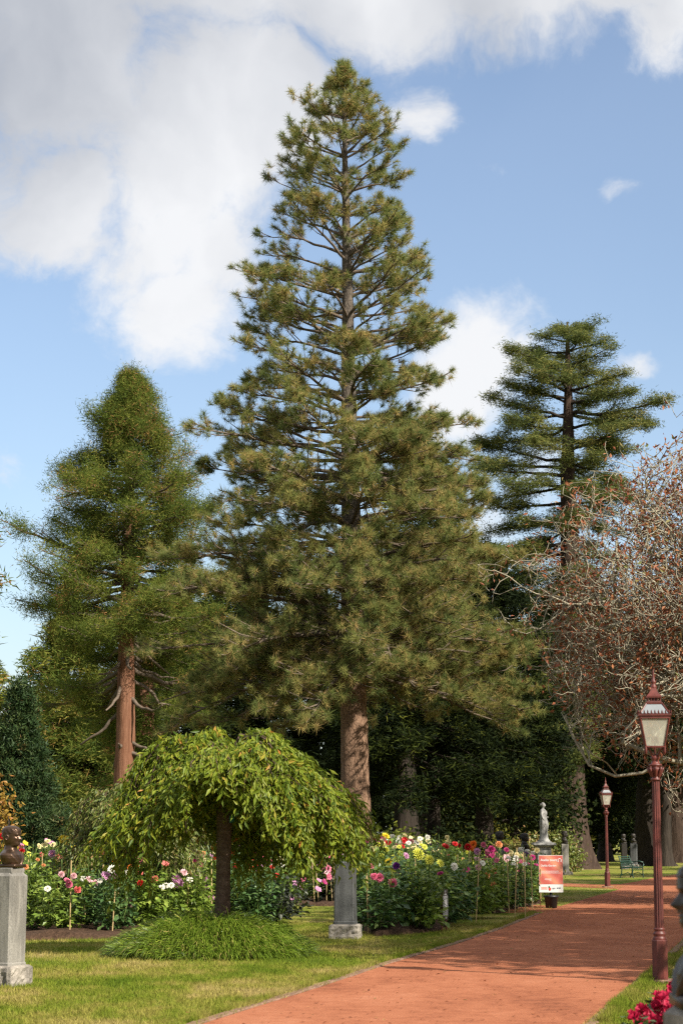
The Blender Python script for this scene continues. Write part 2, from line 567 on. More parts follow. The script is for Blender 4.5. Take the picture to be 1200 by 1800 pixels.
class MB:
    """collects pieces of one mesh"""

    def __init__(self):
        self.V, self.F3, self.F4, self.T, self.n = [], [], [], [], 0

    def add(self, V, F, t=0.5):
        V = np.asarray(V, dtype=float)
        F = np.asarray(F, dtype=int)
        self.V.append(V)
        (self.F3 if F.shape[1] == 3 else self.F4).append(F + self.n)
        self.T.append(np.full(len(V), t) if np.isscalar(t) else np.asarray(t))
        self.n += len(V)

    def build(self, name, mat, parent=None, sm=False, loc=None):
        F = []
        if self.F3:
            F.append(np.concatenate(self.F3))
        if self.F4:
            F.append(np.concatenate(self.F4))
        return mk(name, np.concatenate(self.V), F, mat, parent, np.concatenate(self.T), sm, loc)

    def box(self, c, s, rz=0.0, taper=1.0, bevel=0.0):
        hx, hy, hz = s[0] / 2, s[1] / 2, s[2] / 2
        if bevel <= 0:
            b = [(-hx, -hy), (hx, -hy), (hx, hy), (-hx, hy)]
            lv = [(-hz, 1.0, 0), (hz, taper, 0)]
        else:
            e = bevel
            b = [(-hx + e, -hy), (hx - e, -hy), (hx, -hy + e), (hx, hy - e), (hx - e, hy), (-hx + e, hy), (-hx, hy - e), (-hx, -hy + e)]
            lv = [(-hz, 1.0, 0), (hz - e, taper, 0), (hz, taper, e)]
        ca, sa = math.cos(rz), math.sin(rz)
        V = []
        k = len(b)
        for z, f, ins in lv:
            for x, y in b:
                x, y = x * f, y * f
                if ins:
                    x -= math.copysign(min(ins, abs(x)), x)
                    y -= math.copysign(min(ins, abs(y)), y)
                V.append((c[0] + x * ca - y * sa, c[1] + x * sa + y * ca, c[2] + z))
        F = []
        for l in range(len(lv) - 1):
            for i in range(k):
                j = (i + 1) % k
                F.append((l * k + i, l * k + j, (l + 1) * k + j, (l + 1) * k + i))
        top = (len(lv) - 1) * k
        if k == 4:
            F += [(0, 3, 2, 1), (top, top + 1, top + 2, top + 3)]
        else:
            for o_, rev in ((0, True), (top, False)):
                q = [(0, 1, 2, 3), (0, 3, 4, 7), (7, 4, 5, 6)]
                for f in q:
                    f = [o_ + i for i in f]
                    F.append(tuple(reversed(f)) if rev else tuple(f))
        self.add(V, F)
        return self

    def tube(self, P, r, sides=6, t=.5, cap=None):
        cap = sides > 5 if cap is None else cap
        V, F = tube(P, r, sides)
        self.add(V, F, t)
        if cap:
            e = len(V) - sides
            l = np.arange(sides)
            self.add(np.vstack([V[e:], np.asarray(P[-1], float)[None]]), np.stack([l, (l + 1) % sides, np.full(sides, sides)], axis=1), t)
            self.add(np.vstack([V[:sides], np.asarray(P[0], float)[None]]), np.stack([(l + 1) % sides, l, np.full(sides, sides)], axis=1), t)
        return self

    def lathe(self, prof, sides=16, c=(0, 0, 0), flute=None, phase=0.0, sx=1.0, sy=1.0):
        """prof: list of (radius, z); flute(i_angle, z) -> multiplier"""
        V = []
        for r, z in prof:
            for i in range(sides):
                a = 2 * PI * i / sides + phase
                m = flute(i, z) if flute else 1.0
                V.append((c[0] + r * m * math.cos(a) * sx, c[1] + r * m * math.sin(a) * sy, c[2] + z))
        F = []
        for l in range(len(prof) - 1):
            for i in range(sides):
                j = (i + 1) % sides
                F.append((l * sides + i, l * sides + j, (l + 1) * sides + j, (l + 1) * sides + i))
        self.add(V, F)
        n0 = len(V) - sides
        self.add([V[n0 + i] for i in range(sides)] + [(c[0], c[1], c[2] + prof[-1][1])], [(i, (i + 1) % sides, sides) for i in range(sides)])
        self.add([V[i] for i in range(sides)] + [(c[0], c[1], c[2] + prof[0][1])], [((i + 1) % sides, i, sides) for i in range(sides)])
        return self


def tube(P, r, sides=6):
    P = np.asarray(P, dtype=float)
    n = len(P)
    r = np.full(n, r) if np.isscalar(r) else np.asarray(r, dtype=float)
    T = np.gradient(P, axis=0)
    T /= np.linalg.norm(T, axis=1)[:, None] + 1e-9
    ref = np.array([0, 0, 1.0]) if abs(T[:, 2]).mean() < .8 else np.array([1.0, 0, 0])
    A = np.cross(T, ref)
    A /= np.linalg.norm(A, axis=1)[:, None] + 1e-9
    B = np.cross(T, A)
    ang = np.arange(sides) * 2 * PI / sides
    V = P[:, None, :] + r[:, None, None] * (np.cos(ang)[None, :, None] * A[:, None, :] + np.sin(ang)[None, :, None] * B[:, None, :])
    V = V.reshape(-1, 3)
    i = np.arange(n - 1)[:, None] * sides
    j = np.arange(sides)[None, :]
    k = (j + 1) % sides
    F = np.stack([i + j, i + k, i + sides + k, i + sides + j], axis=-1).reshape(-1, 4)
    return V, F


def unit(v):
    return v / (np.linalg.norm(v, axis=-1, keepdims=True) + 1e-9)


def blades(rng, O, D, Ln, W):
    """one thin triangle for each origin / direction"""
    n = len(O)
    D = unit(D)
    s = unit(np.cross(D, rng.normal(size=(n, 3))))
    w = (np.asarray(W) * .5).reshape(-1, 1) * s if not np.isscalar(W) else W * .5 * s
    Ln = np.asarray(Ln).reshape(-1, 1)
    V = np.stack([O - w, O + w, O + D * Ln], axis=1).reshape(-1, 3)
    return V, np.arange(3 * n).reshape(-1, 3)


def leaves(rng, O, D, Ln, W, fold=.25, roll=None):
    """pointed leaf: two folded triangles on a midrib, bent a little"""
    n = len(O)
    D = unit(D)
    up = roll if roll is not None else rng.normal(size=(n, 3))
    s = unit(np.cross(D, up))
    nn = np.cross(s, D)
    Ln = np.asarray(Ln).reshape(-1, 1)
    W = np.asarray(W).reshape(-1, 1)
    m = O + D * Ln * .45
    V = np.stack([O, m + s * W * .5 + nn * W * fold, m - s * W * .5 + nn * W * fold, O + D * Ln], axis=1).reshape(-1, 3)
    b = np.arange(n)[:, None] * 4
    F = np.concatenate([b + np.array([[0, 1, 3]]), b + np.array([[0, 3, 2]])])
    return V, F


def clusters(rng, C, D, n, rad, Ln, W, along=.6, flat=1.0, tint=(.1, .7), brown=.04, jit=.08):
    """foliage sprays: n blades round each centre"""
    m = len(C)
    off = rng.normal(size=(m, n, 3)) * rad * np.array([1, 1, flat]) * .6
    O = (C[:, None, :] + off).reshape(-1, 3)
    dd = unit(D)[:, None, :] * along + unit(rng.normal(size=(m, n, 3)) * np.array([1, 1, flat])) + unit(off) * .35
    dd = dd.reshape(-1, 3)
    L_ = Ln * rng.uniform(.6, 1.3, m * n)
    V, F = blades(rng, O, dd, L_, W * rng.uniform(.7, 1.3, m * n))
    base = rng.uniform(tint[0], tint[1], m)
    t = np.clip(base[:, None] + rng.normal(size=(m, n)) * jit, 0, .86)
    br = rng.random(m) < brown
    t[br] = rng.uniform(.9, 1.0, (br.sum(), n))
    return V, F, np.repeat(t.reshape(-1), 3)


def limb_path(rng, p0, az, L, e0, e1, n=8, wob=.1, curl=0.0):
    """branch leaving p0 at azimuth az; elevation goes from e0 to e1 along it"""
    P = [np.array(p0, dtype=float)]
    a = az
    for i in range(n):
        f = (i + .5) / n
        e = e0 + (e1 - e0) * f + rng.normal() * wob + curl * max(0, f - .7) * 3
        a += rng.normal() * wob
        P.append(P[-1] + np.array([math.cos(a) * math.cos(e), math.sin(a) * math.cos(e), math.sin(e)]) * L / n)
    return np.array(P)


def trunk_mesh(rng, pts, rad, sides, rings, flute=.05, fl_n=7, flare=.0, flare_h=1.0, knob=.03):
    """trunk with a centre line, taper, fluting and uneven surface"""
    pts, rad = np.asarray(pts, float), np.asarray(rad, float)
    s = np.linspace(0, 1, rings) ** 1.2
    k = np.linspace(0, 1, len(pts))
    P = np.stack([np.interp(s, k, pts[:, i]) for i in range(3)], axis=1)
    r = np.interp(s, k, rad)
    z = P[:, 2] - pts[0, 2]
    fl = np.exp(-z / flare_h)
    ang = np.arange(sides) * 2 * PI / sides
    ph = rng.uniform(0, 6, 4)
    V = np.empty((rings, sides, 3))
    for i in range(rings):
        m = 1 + (flute + flare * .55 * fl[i]) * (np.sin(fl_n * ang + ph[0] + z[i] * .12) * .6 + np.sin((fl_n + 4) * ang + ph[1] - z[i] * .2) * .4)
        m += flare * fl[i] + rng.normal(size=sides) * knob
        V[i] = P[i] + np.stack([np.cos(ang) * r[i] * m, np.sin(ang) * r[i] * m, np.zeros(sides)], axis=1)
    i = np.arange(rings - 1)[:, None] * sides
    j = np.arange(sides)[None, :]
    q = (j + 1) % sides
    F = np.stack([i + j, i + q, i + sides + q, i + sides + j], axis=-1).reshape(-1, 4)
    return V.reshape(-1, 3), F


def conifer(name, label, base, d_top, prof, z_lo, n_limb, e0f, e1f, trunk_r, bark, limb_b, fol, seed,
            sub=(9, 14), sub_len=.42, sub_up=.15, per_shoot=3, cl=None, group=None, tuft=None, zpow=1.0, trunk_kw=None,
            limb_r=.055, cat='tree', start_t=.25, wob=.09, sub_max=1.6, vary=(.72, 1.08), clear_front=0.0, bare=0, whorls=0, thin=0.0):
    """tree with trunk, branches and crown; prof(z, azimuth) -> reach of the branches"""
    rng = np.random.default_rng(seed)
    root = thing(name, tuple(base), label, cat, group)
    H = d_top[2] - base[2]
    top = np.array(d_top) - np.array(base)

    def axis(z):
        f = z / H
        return np.array([top[0] * f, top[1] * f, z])
    kw = dict(sides=20, rings=60)
    kw.update(trunk_kw or {})
    tr = kw.pop('radii', None)
    pts = [axis(H * f) + np.array([rng.normal() * .03, rng.normal() * .03, 0]) for f in np.linspace(0, 1, 8)]
    rr = tr if tr is not None else [trunk_r * (1 - f) ** .8 + .03 for f in np.linspace(0, 1, 8)]
    V, F = trunk_mesh(rng, pts, rr, **kw)
    mk('trunk', V, [F], bark, root, smooth_sh=True)
    lb = MB()
    C, D = [], []
    for i in range(n_limb):
        f = ((i + rng.random()) / n_limb) ** zpow
        if whorls:
            f = min(1.0, (round(f * whorls) + rng.normal() * .13) / whorls)
            f = max(0.0, f)
        z = z_lo + (H - z_lo) * f * .985
        az = i * 2.39996 + rng.normal() * .35
        L = prof(z, az) * rng.uniform(*vary)
        if f < clear_front and math.sin(az) < -.25:
            continue
        if L < .03:
            continue
        e0, e1 = e0f(f) + rng.normal() * .12, e1f(f) + rng.normal() * .12
        P = limb_path(rng, axis(z), az, L / max(.55, math.cos((e0 + e1) / 2)), e0, e1, 8, wob)
        r0 = min(limb_r * (.35 + L * .16), trunk_r * .6)
        lb.tube(P, np.linspace(r0, r0 * .16, 9), 5)
        ns = int(rng.integers(sub[0], sub[1] + 1) * min(sub_max, max(.35, L / 4.0)) * (1 - thin * f) + 1)
        T = unit(np.gradient(P, axis=0))
        for k in range(ns + 1):
            t = 1.0 if k == ns else rng.uniform(start_t if not thin else start_t * (.35 + .65 * min(1, f * 2)), 1.0)
            q = t * 8
            i0 = min(7, int(q))
            p = P[i0] + (P[i0 + 1] - P[i0]) * (q - i0)
            td = T[i0]
            side = np.cross(td, [0, 0, 1.0])
            side = side / (np.linalg.norm(side) + 1e-6) * (1 if k % 2 else -1)
            dr = td * .7 + side * rng.uniform(.2, 1.1) + np.array([0, 0, sub_up + rng.normal() * .22]) if k < ns else td + np.array([0, 0, sub_up])
            dr = dr / np.linalg.norm(dr)
            ls = (L * sub_len * (1 - t) + .25 * min(1, L) + .03 * L) * rng.uniform(.6, 1.2)
            mid = p + dr * ls * .5 + np.array([0, 0, -.03 * ls])
            end = p + dr * ls + np.array([0, 0, ls * sub_up * .3])
            lb.tube([p, mid, end], [r0 * .28 + .004, r0 * .2 + .004, .006], 3)
            for c in range(max(1, round(per_shoot * (1 - thin * f)))):
                u = 1 - c / per_shoot * .8
                pc = p + (end - p) * u + rng.normal(size=3) * .12 * (c > 0)
                C.append(pc)
                D.append(dr + np.array([0, 0, .15]))
    for i in range(bare):                                   # old bare limbs low on the stem
        z = z_lo * rng.uniform(.62, 1.25)
        az = [0.15, 2.9, -.5, 3.6, -1.0, 4.2][i % 6] + rng.normal() * .25
        P = limb_path(rng, axis(z), az, rng.uniform(1.3, 2.6), -.75 + rng.normal() * .2, -.1 + rng.normal() * .35, 8, .16)
        lb.tube(P, np.linspace(.10, .03, 9), 6)
    lb.build('branches', limb_b, root, True)
    C, D = np.array(C), np.array(D)
    if tuft:
        V, F, t = tufts(rng, C, D, **tuft)
    else:
        V, F, t = clusters(rng, C, D, **cl)
    cr = mk('crown', V, [F], fol, root, t)
    cr['kind'] = 'stuff'
    return root, C


def tufts(rng, C, D, n=46, Ln=.24, W=.014, brown=.3):
    """long-needled brushes at the shoot ends; old needles at the back of a brush straw brown"""
    m = len(C)
    D = unit(D)
    g = unit(rng.normal(size=(m, n, 3)))
    dd = unit(D[:, None, :] * .55 + g)
    O = C[:, None, :] - D[:, None, :] * rng.uniform(0, .16, (m, n, 1))
    dot = np.einsum('ij,ikj->ik', D, dd)
    L_ = Ln * rng.uniform(.75, 1.15, (m, n)) * rng.uniform(.8, 1.15, (m, 1))
    V, F = blades(rng, O.reshape(-1, 3), dd.reshape(-1, 3), L_.reshape(-1), W)
    big = np.sin(C[:, :1] * 1.7 + 1) * np.sin(C[:, 1:2] * 1.9) * np.sin(C[:, 2:3] * 2.3 + .5)
    base = rng.uniform(.12, .62, (m, 1)) + .20 * big
    t = base + rng.normal(size=(m, n)) * .09
    br = (rng.random((m, 1)) < brown) & (dot < .25)
    t = np.where(br, rng.uniform(.7, 1.0, (m, n)), np.clip(t, 0, .78))
    return V, F, np.repeat(t.reshape(-1), 3)


def zat(py, d):
    return at(600, py, d)[2]


def profile(d, ys, left, right, axis_x=0):
    """reach left / right of the stem, in photo pixels at depth d, as a function of height and azimuth"""
    zs = np.array([zat(y, d) for y in ys])[::-1]
    k = d / FPX / math.cos(PITCH)
    l, r = np.array(left)[::-1] * k, np.array(right)[::-1] * k

    def f(z, az):
        a, b = np.interp(z, zs, l), np.interp(z, zs, r)
        w = .5 + .5 * math.cos(az)
        return a * (1 - w) + b * w
    return f


# ------------------------------------------------------------------ ground, paths, beds
def sheet(name, poly, z, mat, kind='structure'):
    V = [(p[0], p[1], z) for p in poly]
    me = bpy.data.meshes.new(name)
    me.from_pydata(V, [], [list(range(len(V)))])
    me.materials.append(MATS[mat])
    o = link(name, me)
    tag(o, kind=kind)
    return o


lawn = sheet('lawn', [(-900, -60), (900, -60), (900, 1400), (-900, 1400)], 0, 'turf')
LE = [G(*p)[:2] for p in [(360, 1800), (470, 1765), (560, 1737), (640, 1710), (700, 1690), (800, 1661), (880, 1634), (950, 1606)]]
RE = [G(*p)[:2] for p in [(1030, 1800), (1085, 1752), (1145, 1701), (1165, 1683), (1200, 1652)]]


def extend(pts, y0, y1):
    a, b = pts[0], pts[1]
    s = (y0 - a[1]) / (b[1] - a[1])
    st = a + (b - a) * s
    a, b = pts[-3], pts[-1]
    s = (y1 - a[1]) / (b[1] - a[1])
    return [st] + list(pts) + [a + (b - a) * s]


LEx = extend(LE, 2, 48)
far_left = [G(985, 1593)[:2], G(1040, 1577)[:2], G(1080, 1566)[:2], G(1100, 1558)[:2], G(1128, 1547)[:2], G(1165, 1541)[:2], G(1215, 1534)[:2], np.array([33, 135])]
REx = extend(RE, 2, 110)
path = sheet('path', LEx[:-1] + far_left + [np.array([60, 160])] + REx[::-1], .008, 'red_gravel')
sheet('side_path', [G(958, 1603)[:2], G(990, 1593)[:2], G(930, 1590.5)[:2], G(820, 1588)[:2], G(700, 1585)[:2], G(700, 1590)[:2], G(820, 1597)[:2], G(890, 1605)[:2]], .004, 'red_gravel')
sheet('side_path', [G(1088, 1563)[:2], G(1130, 1548)[:2], G(1090, 1554)[:2], G(1050, 1555)[:2], G(980, 1552)[:2], G(900, 1551)[:2], G(900, 1555)[:2], G(1000, 1559)[:2]], .0045, 'red_gravel')


def kerb(name, pts, side, w=.105, h=.022):
    pts = np.array(pts)
    T = unit(np.gradient(pts, axis=0))
    nrm = np.stack([-T[:, 1], T[:, 0]], axis=1) * side
    rng = np.random.default_rng(4)
    # fine steps so that the edge is a little uneven
    s = np.concatenate([[0], np.cumsum(np.linalg.norm(np.diff(pts, axis=0), axis=1))])
    q = np.arange(0, s[-1], .3)
    P = np.stack([np.interp(q, s, pts[:, i]) for i in range(2)], axis=1)
    M = np.stack([np.interp(q, s, nrm[:, i]) for i in range(2)], axis=1)
    j = rng.normal(size=(len(q), 1)) * .008
    rows = []
    for off, z in ((j, -.02), (j, h - .008), (.012 + j, h), (w - .012 + j, h + .004), (w + j, h - .008), (w + j, -.02)):
        rows.append(np.column_stack([P + M * off, np.full(len(q), z)]))
    V = np.stack(rows, axis=1).reshape(-1, 3)
    i = np.arange(len(q) - 1)[:, None] * 6
    k = np.arange(5)[None, :]
    F = np.stack([i + k, i + k + 1, i + 6 + k + 1, i + 6 + k], axis=-1).reshape(-1, 4)
    o = mk(name, V, [F], 'kerb_concrete')
    tag(o, kind='structure')


kerb('path_kerb', LEx[:-1], 1)
kerb('path_kerb', REx[:-1], -1)


def bed(name, poly, h, seed, mat='soil'):
    """mound of soil over a polygon: fan of rings from the rim to the middle with an uneven top"""
    rng = np.random.default_rng(seed)
    P = np.array([p[:2] for p in poly])
    n = 90
    cl = np.vstack([P, P[:1]])
    s = np.concatenate([[0], np.cumsum(np.linalg.norm(np.diff(cl, axis=0), axis=1))])
    q = np.linspace(0, s[-1], n, endpoint=False)
    rim = np.stack([np.interp(q, s, cl[:, i]) for i in range(2)], axis=1) + rng.normal(size=(n, 2)) * .04
    c = P.mean(axis=0)
    rows = []
    size = np.linalg.norm(rim - c, axis=1)[:, None]
    for k, (ins, z) in enumerate(((0, -.03), (.12, .05), (.4, h * .8), (.8, h), (1.6, h), (3.2, h))):
        f = np.clip(1 - ins / size, .05, 1)
        rows.append(np.column_stack([c + (rim - c) * f, z + rng.normal(size=n) * (.035 if k else 0.0)]))
    V = np.vstack(rows + [np.array([[c[0], c[1], h]])])
    F = []
    for k in range(5):
        i = np.arange(n)
        j = (i + 1) % n
        F.append(np.stack([k * n + i, k * n + j, (k + 1) * n + j, (k + 1) * n + i], axis=1))
    i = np.arange(n)
    tri = np.stack([5 * n + i, 5 * n + (i + 1) % n, np.full(n, 6 * n)], axis=1)
    o = mk(name, V, [np.concatenate(F), tri], mat, smooth_sh=True)
    tag(o, kind='structure')
    return P


def inside(P, x, y):
    x, y = np.asarray(x), np.asarray(y)
    c = np.zeros(x.shape, dtype=bool)
    j = len(P) - 1
    for i in range(len(P)):
        xi, yi, xj, yj = P[i][0], P[i][1], P[j][0], P[j][1]
        k = ((yi > y) != (yj > y)) & (x < (xj - xi) * (y - yi) / (yj - yi + 1e-12) + xi)
        c ^= k
        j = i
    return c


LBED = bed('soil_bed', [G(-160, 1652), G(40, 1654), G(235, 1650), G(300, 1640), G(400, 1620), G(505, 1612), G(500, 1580), G(330, 1568), G(-160, 1566)], .10, 1)
MBED = bed('soil_bed', [G(430, 1590), G(600, 1594), G(625, 1590), G(620, 1566), G(430, 1566)], .10, 2)
RBED = bed('soil_bed', [G(636, 1638), G(665, 1647), G(768, 1639), G(800, 1620), G(812, 1606), G(880, 1606), G(952, 1588), G(940, 1566), G(800, 1556), G(640, 1556), G(620, 1600)], .14, 3)
MULCH = bed('mulch_patch', [G(975, 1500), G(1085, 1497), G(1070, 1491), G(975, 1491)], .05, 5, 'kerb_concrete')
PATHP = np.array([p for p in (LEx[:-1] + far_left + [np.array([60, 160])] + REx[::-1])])


def grass_blades():
    rng = np.random.default_rng(11)
    parts = []
    for (n, y0, y1, ln) in ((120000, 17.5, 27, .05), (90000, 27, 40, .055), (40000, 40, 70, .06)):
        y = y0 + (y1 - y0) * rng.random(n)
        x = rng.uniform(-1.08, 1.08, n) * y / 6.0
        ok = ~inside(PATHP, x, y)
        for P in (LBED, MBED, RBED):
            ok &= ~inside(P, x, y)
        parts.append(np.column_stack([x[ok], y[ok], np.zeros(ok.sum()), np.full(ok.sum(), ln)]))
    # longer tufts that lean over the kerbs
    for E, side in ((LEx[1:-1], -1), (REx[1:5], 1)):
        E = np.array(E)
        s = np.concatenate([[0], np.cumsum(np.linalg.norm(np.diff(E, axis=0), axis=1))])
        q = rng.uniform(0, s[-1], 15000)
        P = np.stack([np.interp(q, s, E[:, i]) for i in range(2)], axis=1)
        P[:, 0] += side * (.085 + np.abs(rng.normal(size=len(q))) * .06 + .03 * np.sin(q * 2.3) * np.sin(q * .9))
        parts.append(np.column_stack([P, np.zeros(len(q)), np.full(len(q), .085)]))
    A = np.concatenate(parts)
    n = len(A)
    D = np.column_stack([rng.normal(size=n) * .55, rng.normal(size=n) * .55, np.ones(n)])
    V, F = blades(rng, A[:, :3], D, A[:, 3] * rng.uniform(.5, 1.3, n), .009)
    o = mk('grass', V, [F], 'turf_blades', None, np.repeat(rng.random(n), 3))
    tag(o, 'short mown grass blades covering the lawn beside the path', 'grass', kind='stuff')


grass_blades()

# ------------------------------------------------------------------ big trees
PD = 62.0
pb = G(628, 1567)
pine_base = np.array([at(628, 1567, PD)[0], PD, -.05])
pine_top = at(603, 122, PD)
PINE_PROF = profile(PD, [95, 130, 180, 270, 350, 400, 480, 560, 640, 700, 760, 900, 1000, 1100, 1150, 1230, 1330],
                    [4, 22, 48, 122, 135, 152, 185, 198, 222, 212, 280, 315, 340, 358, 350, 325, 260],
                    [6, 25, 60, 90, 122, 118, 152, 178, 205, 200, 212, 275, 310, 340, 335, 305, 220])
conifer('pine_tree', 'tallest tree in the middle, long needled pine with open top and orange brown trunk', pine_base, pine_top, PINE_PROF, zat(1175, PD), 250,
        lambda f: np.interp(f, [0, .25, .6, 1], [-.12, .12, .34, .55]), lambda f: np.interp(f, [0, .25, .6, 1], [-.34, .0, .22, .40]),
        .50, 'pine_bark', 'limb_bark', 'pine_needles', 7, sub=(14, 20), sub_len=.38, sub_up=.26, per_shoot=4,
        tuft=dict(n=62, Ln=.235, W=.0125, brown=.36), trunk_kw=dict(sides=28, rings=90, flute=.03, flare=.25, flare_h=.8, knob=.025,
        radii=[.48, .42, .36, .30, .235, .17, .10, .025]), limb_r=.068, start_t=.36, zpow=1.32, sub_max=2.0, vary=(.70, 1.05), whorls=29, thin=.30)

SD = 80.0
SEQ_PROF = profile(SD, [655, 690, 730, 790, 870, 960, 1040, 1100, 1200, 1300, 1400],
                   [2, 20, 50, 92, 160, 195, 228, 245, 235, 205, 150], [2, 26, 58, 92, 135, 160, 185, 200, 200, 175, 130])
conifer('sequoia_tree', 'broad conical sequoia with broken top and red brown trunk behind left dahlia bed', np.array([at(218, 1500, SD)[0], SD, -.05]), at(231, 655, SD), SEQ_PROF, zat(1190, SD), 215,
        lambda f: np.interp(f, [0, .3, .7, 1], [-.62, -.3, .05, .3]), lambda f: np.interp(f, [0, .3, .7, 1], [.15, .3, .30, .2]),
        .55, 'sequoia_bark', 'limb_bark', 'sequoia_foliage', 21, sub=(8, 12), sub_len=.30, sub_up=.02, per_shoot=3,
        cl=dict(n=62, rad=.31, Ln=.18, W=.024, along=.35, tint=(.04, .70), brown=.05),
        trunk_kw=dict(sides=30, rings=80, flute=.05, flare=.35, flare_h=1.2, knob=.02, radii=[.52, .40, .36, .32, .27, .20, .12, .045]), limb_r=.11, start_t=.38, wob=.16, sub_max=1.8, clear_front=.15, bare=11, vary=(.36, 1.16))

RD = 106.0
RED_PROF = profile(RD, [555, 575, 620, 660, 700, 740, 800, 880, 960, 1040, 1150, 1300],
                   [4, 32, 82, 118, 142, 150, 165, 172, 158, 140, 110, 70], [4, 38, 92, 115, 150, 180, 155, 115, 95, 85, 80, 60])
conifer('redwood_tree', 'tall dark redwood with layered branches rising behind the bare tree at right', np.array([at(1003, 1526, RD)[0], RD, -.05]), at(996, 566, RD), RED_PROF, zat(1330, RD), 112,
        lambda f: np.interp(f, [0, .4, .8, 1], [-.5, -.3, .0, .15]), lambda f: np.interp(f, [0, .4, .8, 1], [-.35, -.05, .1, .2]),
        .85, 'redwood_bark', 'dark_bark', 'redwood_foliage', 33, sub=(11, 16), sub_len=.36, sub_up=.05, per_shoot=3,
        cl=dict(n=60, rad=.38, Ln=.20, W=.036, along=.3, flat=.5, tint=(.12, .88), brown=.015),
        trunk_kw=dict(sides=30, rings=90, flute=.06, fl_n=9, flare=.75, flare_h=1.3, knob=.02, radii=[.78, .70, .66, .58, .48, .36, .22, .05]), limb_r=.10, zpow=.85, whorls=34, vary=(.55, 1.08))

# smaller cypress standing by the left edge
CD = 46.0
CY_PROF = profile(CD, [1205, 1240, 1300, 1370, 1440, 1500, 1560], [2, 9, 24, 44, 62, 74, 72], [2, 9, 23, 42, 60, 72, 70])
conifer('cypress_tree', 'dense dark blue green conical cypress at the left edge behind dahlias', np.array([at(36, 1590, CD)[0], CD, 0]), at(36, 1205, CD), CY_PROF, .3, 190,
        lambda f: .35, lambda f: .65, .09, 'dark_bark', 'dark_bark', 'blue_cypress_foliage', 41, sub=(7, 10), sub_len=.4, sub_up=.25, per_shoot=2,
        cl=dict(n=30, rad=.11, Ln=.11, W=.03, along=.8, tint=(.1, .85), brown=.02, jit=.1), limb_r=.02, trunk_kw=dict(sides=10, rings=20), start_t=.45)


def tree_profile(d, ytop, ybot, half, shape=1.0):
    ys = np.linspace(ytop, ybot, 8)
    f = np.linspace(0, 1, 8)
    w = half * (np.sin(np.clip(f, 0, 1) * PI * .62) ** shape + .03)
    return profile(d, list(ys), list(w), list(w))


def simple_conifer(name, label, px, d, ytop, half, fol, seed, nl=70, ylow=1480, e=(-.25, -.1), tr=.35, bark='dark_bark', group=None, shape=.9, cl=None, per=3):
    base = np.array([at(px, 1500, d)[0], d, -.05])
    prof = tree_profile(d, ytop, ylow, half, shape)
    s = d / 90
    c = dict(n=32, rad=.48 * s, Ln=.32 * s, W=.058 * s, along=.4, flat=.6, tint=(.0, .85), brown=.02)
    c.update(cl or {})
    return conifer(name, label, base, at(px, ytop, d), prof, max(.4, zat(ylow, d)), nl,
                   lambda f: e[0] + f * .5, lambda f: e[1] + f * .5, tr, bark, 'dark_bark', fol, seed, sub=(9, 13), sub_len=.36, sub_up=-.05,
                   per_shoot=per, cl=c, trunk_kw=dict(sides=14, rings=30, flute=.05, flare=.3), limb_r=.06, group=group)


BGG = 'dark conifers closing the view behind the garden'
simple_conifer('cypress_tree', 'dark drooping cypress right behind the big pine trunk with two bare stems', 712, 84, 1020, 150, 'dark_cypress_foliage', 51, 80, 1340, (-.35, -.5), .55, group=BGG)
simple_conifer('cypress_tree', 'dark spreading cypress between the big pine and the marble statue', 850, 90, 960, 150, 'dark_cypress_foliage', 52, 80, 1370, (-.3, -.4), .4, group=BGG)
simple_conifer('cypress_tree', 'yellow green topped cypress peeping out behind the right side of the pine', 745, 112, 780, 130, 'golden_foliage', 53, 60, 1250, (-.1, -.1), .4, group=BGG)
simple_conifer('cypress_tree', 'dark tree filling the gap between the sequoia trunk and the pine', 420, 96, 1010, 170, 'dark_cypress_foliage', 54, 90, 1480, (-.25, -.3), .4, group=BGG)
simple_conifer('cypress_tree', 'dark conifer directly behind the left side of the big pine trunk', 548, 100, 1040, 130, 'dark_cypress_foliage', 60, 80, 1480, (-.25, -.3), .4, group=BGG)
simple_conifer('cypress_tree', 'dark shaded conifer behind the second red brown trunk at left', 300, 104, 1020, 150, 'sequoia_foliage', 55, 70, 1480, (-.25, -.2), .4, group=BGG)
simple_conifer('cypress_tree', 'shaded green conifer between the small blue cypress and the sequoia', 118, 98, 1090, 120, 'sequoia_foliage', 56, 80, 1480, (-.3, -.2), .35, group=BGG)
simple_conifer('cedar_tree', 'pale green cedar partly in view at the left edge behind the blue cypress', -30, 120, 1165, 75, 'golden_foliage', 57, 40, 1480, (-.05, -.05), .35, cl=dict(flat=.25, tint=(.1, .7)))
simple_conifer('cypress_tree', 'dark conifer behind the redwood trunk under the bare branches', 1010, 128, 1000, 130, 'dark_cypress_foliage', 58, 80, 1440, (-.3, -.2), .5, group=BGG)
# conifer whose branch tips enter at the left edge
simple_conifer('cypress_tree', 'conifer at the left edge showing only the tips of two branches', -78, 60, 820, 72, 'sequoia_foliage', 59, 24, 1200, (.1, .2), .3, cl=dict(n=26, rad=.3, Ln=.26, W=.05, brown=.2))


